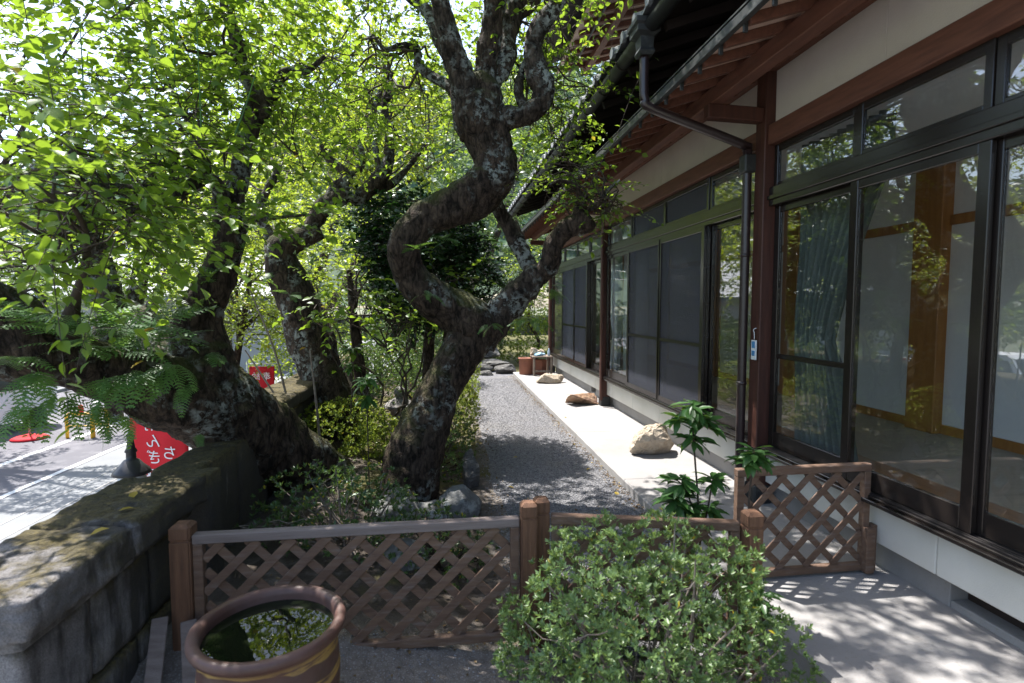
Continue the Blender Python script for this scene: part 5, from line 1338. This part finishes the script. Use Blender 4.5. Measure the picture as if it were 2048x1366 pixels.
bush('evergreen_bush', 'dark evergreen bush behind the rock pile', (.3, 15.0, .8), (1.3, .8, .95), (.3, 15.0, 0), 1600, MT['azalea_dark'], .075, per=6, stems=6, seed=21)
bush('evergreen_bush', 'dark shrub closing the gap beside the far house corner', (2.1, 15.3, .8), (1.1, .8, .9), (2.1, 15.3, 0), 1300, MT['hedge'], .075, per=6, stems=6, seed=22)
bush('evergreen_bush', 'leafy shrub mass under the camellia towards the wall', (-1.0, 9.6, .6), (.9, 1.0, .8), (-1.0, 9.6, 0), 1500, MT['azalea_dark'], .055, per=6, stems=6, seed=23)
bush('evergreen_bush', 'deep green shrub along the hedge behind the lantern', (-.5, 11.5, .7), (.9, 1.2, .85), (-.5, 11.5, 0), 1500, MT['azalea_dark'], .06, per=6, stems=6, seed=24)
bush('evergreen_bush', 'second green shrub outside the wall past the maple', (-2.6, 10.6, .2), (.9, 1.2, 1.3), (-2.6, 10.6, ST_Z), 1500, MT['hedge'], .06, per=6, stems=8, seed=26)

# ---- broad-leaved young plants, leaf by leaf
blm = one_leaf_mesh('leaf', MT['broad'], (np.array([(0, 0, 0), (.18, .30, .03), (.5, .5, .05), (.8, .30, .0), (1, 0, -.12), (.8, -.30, .0), (.5, -.5, .05), (.18, -.30, .03), (.5, 0, -.01), (.8, 0, -.05)]),
                    np.array([(0, 8, 1), (1, 8, 2), (2, 8, 9), (2, 9, 3), (3, 9, 4), (0, 7, 8), (7, 6, 8), (6, 9, 8), (6, 5, 9), (5, 4, 9)])), 1.0)
def whorl(root, c, n, leaf, tilt=(-.75, .4), w=.36, twist=0):
    L = Vector(c) - org(root)
    for i in range(n):
        o = bpy.data.objects.new('leaf', blm); COL.objects.link(o); o.parent = root
        az = twist + i * 2.399 + random.uniform(-.25, .25); el = random.uniform(*tilt); s = leaf * random.uniform(.7, 1.15)
        o.location = L + Vector((0, 0, -.012 * random.random() * n / 6)); o.scale = (s, s * w, s)
        o.rotation_euler = (random.uniform(-.35, .35), -el, az)
def broad_plant(label, stems, name='broadleaf_sapling'):
    base = Vector(stems[0][0][0]); t = thing(name, label, 'plant', tuple(base))
    for pts, whs in stems:
        V, Fs = tube_data([(p[0], p[1], p[2], .006 - .0025 * i / max(1, len(pts) - 1)) for i, p in enumerate(pts)], 7, .03, .1, True, 30); mesh('stem', V, Fs, MT['twig'], t, True)
        for (c, n, lf) in whs: whorl(t, c, int(n * 1.6), lf * .84)
    return t
Yq = 2.62
broad_plant('glossy broad-leaved sapling with two leaf tiers by the walk', [
    ([at(1400, 1090, Yq), at(1396, 1000, Yq), at(1390, 920, Yq), at(1385, 850, Yq), at(1383, 815, Yq)], [(at(1383, 805, Yq), 16, .15), (at(1358, 832, Yq), 14, .15), (at(1412, 838, Yq), 14, .15), (at(1388, 868, Yq), 13, .14)]),
    ([at(1400, 1085, Yq), at(1390, 1030, Yq), at(1370, 975, Yq)], [(at(1365, 955, Yq), 16, .15), (at(1350, 990, Yq), 15, .15), (at(1375, 1010, Yq), 15, .15), (at(1395, 1035, Yq), 14, .14)]),
    ([at(1400, 1085, Yq), at(1415, 1020, Yq), at(1425, 960, Yq)], [(at(1425, 955, Yq), 14, .12), (at(1420, 1010, Yq), 14, .12)])])
broad_plant('glossy broad-leaved sapling in front of the lattice gate', [
    ([at(1500, 1080, 2.45), at(1498, 1000, 2.45), at(1505, 940, 2.45), at(1507, 905, 2.45)], [(at(1507, 898, 2.45), 15, .12), (at(1490, 915, 2.45), 11, .11), (at(1522, 915, 2.45), 10, .11)])])
broad_plant('little broad-leaved seedling at the bush edge near the walk', [([at(1530, 1290, 1.9), at(1525, 1220, 1.9), at(1520, 1190, 1.9)], [(at(1520, 1185, 1.9), 9, .10), (at(1524, 1215, 1.9), 6, .09)])])
broad_plant('slender shade sapling with dark leaves between the plum trunks', [
    ([at(740, 1040, 4.3), at(738, 950, 4.3), at(735, 850, 4.3), at(733, 760, 4.3)], [(at(733, 755, 4.3), 14, .16), (at(735, 790, 4.3), 12, .15), (at(738, 930, 4.3), 4, .09), (at(738, 985, 4.3), 6, .10)]),
    ([at(745, 1040, 4.2), at(715, 980, 4.2), at(690, 1000, 4.1)], [(at(690, 995, 4.1), 8, .11), (at(720, 985, 4.1), 8, .11), (at(755, 1000, 4.1), 9, .12), (at(705, 960, 4.2), 5, .12)])])
broad_plant('tall thin sapling with leafy tip before the dark camellia', [([at(700, 850, 5.4), at(705, 760, 5.4), at(702, 700, 5.4)], [(at(702, 695, 5.4), 12, .18), (at(704, 730, 5.4), 10, .17)])])
# bare thin stems rising from the azaleas near the banner
for i, pts in enumerate(([(600, 880, 5.3), (570, 820, 5.3), (530, 760, 5.3), (490, 700, 5.3)], [(590, 870, 5.3), (570, 780, 5.4), (545, 690, 5.4), (500, 580, 5.4)], [(640, 880, 5.2), (632, 800, 5.2), (620, 700, 5.2)])):
    P = np.array(catmull([np.array(at(*p)) for p in pts], .05)); V, F = tube_fast(P, np.linspace(.014, .006, len(P)), 7)
    o = mesh_np('bare_stem', V, F, MT['pale_twig'], None, True); tag(o, ['pale bare stem crossing in front of the small red banner', 'thin bare stem bending up beside the mossy wall', 'straight slim stem before the leaning mossy trunk'][i], 'stem')

# ---- ferns growing on the trunks
def frond_mesh():
    V = []; Fs = []
    def pt(x, y): return (x, y, .22 * x - .40 * x * x - .35 * y * y)
    n = 10
    for i in range(n):
        t = .10 + .88 * i / n; pl = .36 * (1 - t) ** .75 * min(1, .55 + t * 2) + .015
        for s in (-1, 1):
            ca, sa = math.cos(1.05), math.sin(1.05) * s; k = max(2, int(pl / .055))
            for j in range(k):
                u0 = pl * j / k; lf = (.042 * (1 - j / (k + .5)) + .012)
                bx, by = t + u0 * ca, u0 * sa
                for q in (-1, 1):
                    ang = math.atan2(sa, ca) + q * .85 * 1
                    ex, ey = bx + lf * math.cos(ang), by + lf * math.sin(ang)
                    mx_, my_ = bx + .030 * ca, by + .030 * sa
                    b0 = len(V); V.extend([pt(bx, by), pt(ex, ey), pt(mx_ + (ex - bx) * .25, my_ + (ey - by) * .25)]); Fs.append((b0, b0 + 1, b0 + 2))
            b0 = len(V); V.extend([pt(t - .006, 0), pt(t + pl * ca * .5 - .016 * sa * s, pl * sa * .5 + .016 * ca * s), pt(t + pl * ca * 1.04, pl * sa * 1.04), pt(t + pl * ca * .5 + .016 * sa * s, pl * sa * .5 - .016 * ca * s), pt(t + .03, .004 * s)]); Fs.append((b0, b0 + 1, b0 + 2, b0 + 3, b0 + 4))
    m_ = 10
    for i in range(m_):
        x0, x1 = i / m_, (i + 1) / m_; b0 = len(V); w0 = .006 * (1 - x0) + .001
        V.extend([pt(x0, -w0), pt(x1, -w0 * .9), pt(x1, w0 * .9), pt(x0, w0)]); Fs.append((b0, b0 + 1, b0 + 2, b0 + 3))
    me = bpy.data.meshes.new('frond'); me.from_pydata(V, [], Fs); me.materials.append(MT['fern']); return me
frm = frond_mesh()
def fern(label, c, n, size, el=(-.1, .9), az=None):
    t = thing('fern', label, 'fern', tuple(c), 'ferns growing on the old trunks')
    for i in range(n):
        o = bpy.data.objects.new('frond', frm); COL.objects.link(o); o.parent = t
        a = i * 2.4 + random.uniform(-.4, .4) if az is None else random.uniform(*az)
        s = size * random.uniform(.65, 1.15); o.scale = (s, s, s)
        o.location = (random.uniform(-.04, .04), random.uniform(-.04, .04), random.uniform(-.02, .02))
        o.rotation_euler = (random.uniform(-.5, .5), -random.uniform(*el), a)
    return t
FERNS = [((280, 670, 3.3), 10, .34, (0, .9), None, 'tall fern clump standing on the reclining trunk'), ((200, 660, 3.15), 9, .32, (0, .8), None, 'large bright fern before the thin rising trunk'), ((110, 665, 3.0), 9, .30, (-.2, .7), None, 'wide fern clump above the street side of the trunk'),
 ((345, 735, 3.3), 8, .28, (-.8, .2), (-2.6, -.4), 'broad fern spilling over the trunk below the fork'), ((225, 760, 3.15), 8, .27, (-1.0, 0), (-2.6, -.4), 'fern spilling down the trunk over the barrier'), ((80, 745, 2.95), 8, .26, (-1.0, 0), (-2.6, -.4), 'fern spilling down the trunk over the van'),
 ((330, 690, 3.45), 9, .30, (-.1, .8), None, 'thick fern clump on top of the reclining trunk'), ((240, 700, 3.3), 9, .28, (-.3, .7), None, 'fern clump on the trunk left of the upright limb'),
 ((160, 690, 3.1), 8, .26, (-.4, .6), None, 'fern tuft where the thin trunk rises behind'), ((60, 640, 2.9), 8, .25, (-.5, .6), None, 'fern clump on the stub at the picture edge'),
 ((20, 720, 2.85), 8, .24, (-.6, .4), None, 'dark fern hanging at the left end of the trunk'), ((290, 745, 3.2), 7, .26, (-.9, .1), (-2.2, -.6), 'fern drooping down the front of the reclining trunk'),
 ((120, 790, 3.1), 9, .24, (-1.3, -.5), None, 'hanging fern below the trunk before the street'), ((190, 810, 3.25), 9, .24, (-1.4, -.6), None, 'fern fronds dangling beside the yellow barrier'),
 ((40, 810, 3.0), 8, .24, (-1.3, -.5), None, 'hanging fern in front of the white van'), ((250, 825, 3.45), 7, .22, (-1.2, -.4), None, 'fern hanging next to the red banner'),
 ((410, 560, 3.75), 8, .24, (-.2, .8), None, 'fern on the lower bend of the upright limb'), ((470, 500, 3.8), 7, .22, (-.3, .6), None, 'fern on the upper part of the upright limb'),
 ((370, 640, 3.6), 8, .28, (0, .8), None, 'bright fern against the fork of the leaning tree'), ((420, 710, 3.55), 5, .18, (-.9, 0), (-2.2, -.6), 'small dark fern in the fork of the leaning tree'),
 ((375, 770, 3.35), 4, .17, (-1.2, -.3), (-2.2, -.8), 'little fern low on the reclining trunk'), ((400, 870, 3.45), 3, .12, (-1.2, -.3), (-2.2, -.8), 'tiny bright fern just above the wall cap'),
 ((835, 500, 4.3), 5, .20, (-.4, .5), None, 'fern on the left bend of the twisting trunk'), ((890, 480, 4.4), 5, .20, (-.6, .3), None, 'fern hanging inside the loop of the twisting trunk'),
 ((850, 585, 4.3), 4, .16, (-.6, .4), None, 'small fern under the loop of the twisting trunk'), ((1060, 640, 4.5), 8, .22, (-.9, .2), None, 'light green fern hanging below the right fork'),
 ((1100, 575, 4.6), 7, .22, (-.8, .3), None, 'fern at the tip of the right fork near the doors'), ((985, 650, 4.35), 5, .14, (-.8, .2), None, 'small fern at the fork of the twisting trunk'),
 ((580, 590, 6.1), 6, .24, (-.6, .4), None, 'fern growing on the mossy leaning trunk behind'), ((545, 545, 6.2), 5, .22, (-.6, .4), None, 'fern high on the mossy leaning trunk behind')]
for (p, n, s, el, az, lab) in FERNS: fern(lab, at(*p), n, s, el, az)
for p, lab in (((288, 722, 3.05), 'tan fallen leaf caught on the drooping fern'), ((310, 657, 3.2), 'pale fallen leaf resting on the upper fern clump'), ((612, 695, 5.9), 'hanging yellow leaf against the mossy trunk')):
    o = bpy.data.objects.new('fallen_leaf', flm); COL.objects.link(o); o.location = at(*p); o.scale = (.075,) * 3
    o.rotation_euler = (.4, .3, random.uniform(0, 6)); tag(o, lab, 'leaf', 'fallen leaves')
# ================================================================== STREET THINGS AND FAR BACKGROUND
MT['red_cloth'] = mat('red_banner', (0.62, 0.015, 0.025), (0.52, 0.012, 0.02), 4, 0.8)
MT['white_paint'] = mat('white_paint', (0.78, 0.78, 0.78), (0.72, 0.72, 0.73), 3, 0.35)
MT['yellow'] = mat('yellow_paint', (0.75, 0.40, 0.02), (0.65, 0.34, 0.02), 6, 0.5)
MT['black'] = mat('black_iron', (0.018, 0.019, 0.022), (0.03, 0.03, 0.034), 6, 0.4)
MT['tyre'] = mat('tyre_rubber', (0.02, 0.02, 0.02), (0.03, 0.03, 0.03), 6, 0.8)
MT['dark_glass'] = mat('vehicle_glass', (0.02, 0.025, 0.03), (0.03, 0.035, 0.04), 3, 0.08, spec=0.7)
MT['galv'] = mat('galvanised', (0.42, 0.43, 0.45), (0.34, 0.35, 0.37), 6, 0.45, metal=0.5)
def text_mesh(name, s, size, m, parent, origin, ax, up, depth=.002):
    cu = bpy.data.curves.new(name, 'FONT'); cu.body = s; cu.size = size; cu.align_x = 'CENTER'; cu.align_y = 'CENTER'; cu.extrude = depth / 2
    o = bpy.data.objects.new(name, cu); COL.objects.link(o)
    dg = bpy.context.evaluated_depsgraph_get(); me = bpy.data.meshes.new_from_object(o.evaluated_get(dg)); bpy.data.objects.remove(o)
    ax, up = Vector(ax), Vector(up); nz = ax.cross(up); L = org(parent)
    for v in me.vertices: v.co = Vector(origin) + ax * v.co.x + up * v.co.y + nz * v.co.z - L
    return link_mesh(name, me, parent, m)
def banner(label, base, w, z0, z1, ax, cols, size, flip=True):
    t = thing('banner', label, 'banner', tuple(base), 'red votive banners along the street'); b = Vector(base); ax = Vector(ax).normalized(); nrm = Vector((-ax.y, ax.x, 0))
    tube('pole', [(b.x, b.y, b.z, .012), (b.x, b.y, (b.z + z1) / 2, .011), (b.x, b.y, z1 + .08, .010)], MT['white_paint'], t, 8, .2)
    tube('crossbar', [(b.x, b.y, z1 + .04, .006), (b.x + ax.x * w, b.y + ax.y * w, z1 + .04, .006)], MT['white_paint'], t, 8, .2)
    V = []; Fs = []; nx, nz_ = 14, 30
    def wave(u, v): return .035 * math.sin(u * 5 + v * 3) * u + .02 * math.sin(v * 7)
    for j in range(nz_ + 1):
        for i in range(nx + 1):
            u, v = i / nx, j / nz_; q = b + ax * (.02 + (w - .02) * u) + nrm * wave(u, v); V.append((q.x, q.y, z0 + (z1 - z0) * v))
    for j in range(nz_):
        for i in range(nx):
            a = j * (nx + 1) + i; Fs.append((a, a + 1, a + nx + 2, a + nx + 1))
    c = mesh('cloth', V, Fs, MT['red_cloth'], t, True); md = c.modifiers.new('thick', 'SOLIDIFY'); md.thickness = .002
    for k in range(5):
        z = z0 + (z1 - z0) * (k + .5) / 5; box('loop', (b.x - .02, b.y - .02, z - .02), (b.x + .02, b.y + .02, z + .02), MT['white_paint'], t, .002)
    # the writing shows through the back of the cloth, mirrored, on both faces
    toc = Vector((-b.x, -b.y, 0)).normalized(); sgn = 1 if nrm.dot(toc) > 0 else -1
    for (ch, u, v) in cols:
        q = b + ax * (.02 + (w - .02) * u) + nrm * (wave(u, v) + sgn * .012); text_mesh('lettering', ch, size, MT['white_paint'], t, (q.x, q.y, z0 + (z1 - z0) * v), -ax if flip else ax, (0, 0, 1))
axv = Vector(_r)
p1 = at(262, 930, 6.6)
banner('large red banner with white writing beyond the granite wall', (p1.x, p1.y, ST_Z), .66, -.75, .62, axv, [('ち', .70, .52), ('方', .74, .40), ('こ', .22, .36), ('ん', .42, .62), ('ぎ', .40, .48), ('つ', .36, .34), ('ね', .34, .20), ('奉', .4, .88), ('納', .4, .76)], .17)
p2 = at(497, 800, 8.3)
banner('small red banner reading offering in mirrored white characters', (p2.x, p2.y, ST_Z), .37, -1.0, at(500, 733, 8.3).z, axv, [('納', .30, .915), ('奉', .72, .915), ('千', .45, .72), ('本', .45, .5)], .125)
# black bell-shaped lamp head just outside the wall
lp = thing('lamp_post', 'black iron lamp with bell-shaped hood behind the wall', 'lamp', (-2.75, 4.6, ST_Z))
q = at(262, 905, 4.6); lp.location = (q.x, q.y, ST_Z); ORG[lp.name] = Vector(lp.location)
zt = at(262, 880, 4.6).z
lathe('hood', [(.125, -.27), (.135, -.265), (.125, -.24), (.085, -.20), (.055, -.16), (.035, -.15), (.035, -.10), (.045, -.09), (.03, -.06), (.022, 0), (.028, .03), (.012, .07), (.002, .09)], (q.x, q.y, zt), MT['black'], lp, 28)
lathe('post', [(.06, ST_Z - zt), (.035, ST_Z - zt + .1), (.03, -.28)], (q.x, q.y, zt), MT['black'], lp, 16)
lathe('globe', [(.03, -.42), (.09, -.38), (.10, -.32), (.09, -.265)], (q.x, q.y, zt), MT['white_paint'], lp, 20)
# white van parked over the street
def van(label, loc, yaw):
    t = thing('white_van', label, 'van', loc)
    Mz = Matrix.Translation(Vector(loc)) @ Matrix.Rotation(yaw, 4, 'Z')
    def W(p): return Mz @ Vector(p)
    prof = [(-1.65, .28), (-1.68, .60), (-1.62, .95), (-1.30, 1.05), (-.95, 1.72), (-.80, 1.82), (1.45, 1.85), (1.62, 1.72), (1.68, 1.0), (1.68, .30)]
    V = []; Fs = []; n = len(prof)
    for k, (yw, ins) in enumerate(((-.72, 0), (-.74, 0), (.74, 0), (.72, 0))):
        for (x, z) in prof:
            tp = 1 - max(0, (z - 1.0)) * .10; sh = .97 if k in (0, 3) else 1
            V.append(W((x * sh, yw * tp, .28 + (z - .28) * (1 if k in (1, 2) else .985))))
    for k in range(3):
        for i in range(n):
            i2 = (i + 1) % n; Fs.append((k * n + i, k * n + i2, (k + 1) * n + i2, (k + 1) * n + i))
    Fs.append(tuple(range(n))[::-1]); Fs.append(tuple(range(3 * n, 4 * n)))
    mesh('body', V, Fs, MT['white_paint'], t)
    for s in (-1, 1):
        for (x0, x1, x2, x3) in ((-1.12, -.12, -.12, -.86), (-.02, .78, .78, -.02), (.88, 1.50, 1.46, .88)):
            y0, y1 = s * .735, s * .675
            mesh('window', [W((x0, y0 + s * .012, 1.10)), W((x1, y0 + s * .012, 1.10)), W((x2, y1 + s * .014, 1.66)), W((x3, y1 + s * .014, 1.66))], [(0, 1, 2, 3)], MT['dark_glass'], t)
        for x in (-1.1, 1.1):
            V = []; Fs = []
            for (r_, yy_) in ((.001, .76), (.17, .76), (.19, .745), (.27, .75), (.285, .72), (.285, .60)):
                for k in range(20): V.append(W((x + r_ * math.cos(k * math.pi / 10), s * yy_, .285 + r_ * math.sin(k * math.pi / 10))))
            for i in range(5):
                for k in range(20): Fs.append((i * 20 + k, i * 20 + (k + 1) % 20, (i + 1) * 20 + (k + 1) % 20, (i + 1) * 20 + k))
            mesh('wheel', V, Fs, MT['tyre'], t, True)
        box_c = W((-1.64, s * .52, .78)); rock('headlight', box_c, (.06, .12, .08), 2, MT['galv'], t, 2, .05)
    mesh('windscreen', [W((-1.30, -.6, 1.08)), W((-1.30, .6, 1.08)), W((-.97, .56, 1.70)), W((-.97, -.56, 1.70))], [(0, 1, 2, 3)], MT['dark_glass'], t)
    return t
van('white van parked across the street behind hanging ferns', (-11.9, 15.2, ST_Z), R(75))
# yellow hoop barriers with a red warning light
def hoop(label, loc, w, h, yaw):
    t = thing('barrier', label, 'barrier', loc, 'yellow street barriers'); c, s = math.cos(yaw), math.sin(yaw); x, y, z = loc
    def W(u, v): return (x + u * c, y + u * s, z + v, .038)
    tube('hoop', [W(-w / 2, 0), W(-w / 2, h * .5), W(-w / 2, h * .86), W(-w * .36, h), W(0, h), W(w * .36, h), W(w / 2, h * .86), W(w / 2, h * .5), W(w / 2, 0)], MT['yellow'], t, 12, .05)
    tube('bar', [W(-w / 2, h * .5)[:3] + (.02,), W(w / 2, h * .5)[:3] + (.02,)], MT['yellow'], t, 8, .2)
    return t
b1 = atz(160, 876, ST_Z); hoop('wide yellow hoop barrier on the street', (b1.x, b1.y, ST_Z), .62, .60, -YAW)
b2 = atz(193, 874, ST_Z); hoop('narrow yellow hoop barrier beside the wide one', (b2.x + .1, b2.y, ST_Z), .30, .66, -YAW + .3)
wl = lathe('warning_light', [(.05, 0), (.06, .02), (.06, .10), (.05, .16), (.02, .19)], (b1.x + .05, b1.y, ST_Z + .64), MT['red_cloth'], None, 16); tag(wl, 'red warning light sitting on the wide yellow barrier', 'light')
c1 = atz(150, 880, ST_Z); c1 = atz(60, 878, ST_Z)
rb = thing('sign_base', 'flat red plastic base lying on the street edge', 'base', (c1.x, c1.y, ST_Z))
lathe('disc', [(.36, 0.005), (.38, .03), (.30, .07), (.10, .10), (.09, .12)], (c1.x, c1.y, ST_Z), MT['red_cloth'], rb, 24)
tube('pole', [(c1.x, c1.y, ST_Z + .1, .02), (c1.x, c1.y, ST_Z + .6, .02), (c1.x, c1.y, ST_Z + 1.1, .02)], MT['galv'], rb, 10, .3)
# utility wires and guard rail beyond the street
gr_ = thing('guard_rail', 'white pipe guard rail across the street', 'railing', (-15.2, 20, ST_Z + .12))
for y in np.arange(6, 40, 2.0): tube('rail_post', [(-15.2, y, ST_Z + .1, .03), (-15.2, y, ST_Z + .6, .03), (-15.2, y, ST_Z + 1.0, .03)], MT['white_paint'], gr_, 8, .5)
for z in (.55, .98): tube('rail', [(-15.2, 4, ST_Z + z, .025), (-15.2, 22, ST_Z + z, .025), (-15.2, 42, ST_Z + z, .025)], MT['white_paint'], gr_, 8, 2)
for i, z in enumerate((2.6, 3.1, 4.2)):
    o = tube('overhead_wire', [(-30, 22 + i, z + 1.0, .018), (-14, 25 + i, z, .018), (4, 29 + i, z + .8, .018)], MT['galv'], None, 6, 1.0)
    tag(o, ['lowest overhead wire crossing behind the trees', 'middle overhead wire crossing behind the trees', 'highest overhead wire crossing behind the trees'][i], 'wire')
# far house with blue-grey tiled roof
fh = thing('far_house', 'low blue-grey roofed house across the street behind the trees', 'house', (-17, 32, ST_Z))
MT['far_wall'] = mat('far_house_wall', (0.42, 0.42, 0.42), (0.36, 0.36, 0.37), 1, 0.9)
MT['far_roof'] = mat('far_house_roof', (0.10, 0.13, 0.19), (0.07, 0.09, 0.14), 2, 0.5, stretch=(1, 8, 1))
box('wall', (-24, 29, ST_Z), (-9, 36, 2.0), MT['far_wall'], fh)
mesh('roof', [(-25, 28, 1.9), (-8, 28, 1.9), (-8, 32.5, 4.2), (-25, 32.5, 4.2), (-25, 37, 1.9), (-8, 37, 1.9), (-25, 28, 2.1), (-8, 28, 2.1), (-8, 32.5, 4.4), (-25, 32.5, 4.4), (-25, 37, 2.1), (-8, 37, 2.1)],
     [(6, 7, 8, 9), (9, 8, 11, 10), (0, 3, 2, 1), (3, 4, 5, 2), (0, 1, 7, 6), (4, 10, 11, 5), (0, 6, 9, 3), (3, 9, 10, 4), (1, 2, 8, 7), (2, 5, 11, 8)], MT['far_roof'], fh)
for x in (-22, -18.5, -15, -11.5):
    w_ = box('window', (x - .9, 28.96, -.6), (x + .9, 29.02, .9), MT['dark_glass'], fh); box('frame', (x - .03, 28.93, -.6), (x + .03, 28.96, .9), MT['galv'], w_, .004)
# wooded hillside
def hill_z(x, y): return 46 * math.exp(-((y - 150) / 60) ** 2) * (1 + .35 * math.sin(x * .021 + 1)) + 6 * noise.noise(Vector((x * .02, y * .02, 0))) + ST_Z - 2
V = []; Fs = []; nx, ny = 70, 34
for j in range(ny + 1):
    for i in range(nx + 1):
        x, y = -330 + 520 * i / nx, 55 + 150 * j / ny; V.append((x, y, hill_z(x, y)))
for j in range(ny):
    for i in range(nx):
        a = j * (nx + 1) + i; Fs.append((a, a + 1, a + nx + 2, a + nx + 1))
MT['hill'] = mat('hill_forest_floor', (0.04, 0.07, 0.04), (0.06, 0.09, 0.05), .05, 0.95)
tag(mesh('hill', V, Fs, MT['hill'], None, True), kind='structure')
n = 26000
xx = rng.uniform(-260, 150, n); yy = rng.uniform(60, 165, n); zz = np.array([hill_z(a, b_) for a, b_ in zip(xx, yy)]) + rng.uniform(.2, 4.5, n)
D = rng.normal(0, 1, (n, 3)); D[:, 2] *= .4; N = rng.normal(0, .5, (n, 3)) + np.array([[0, -.4, .8]]); L = rng.uniform(1.2, 2.6, n)
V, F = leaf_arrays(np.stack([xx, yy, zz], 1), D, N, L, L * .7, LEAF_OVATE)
tag(mesh_np('far_forest', V, F, MT['hill_leaf']), 'blue-green wooded mountainside far behind the garden, haze tinted into its leaves', 'forest', kind='stuff')
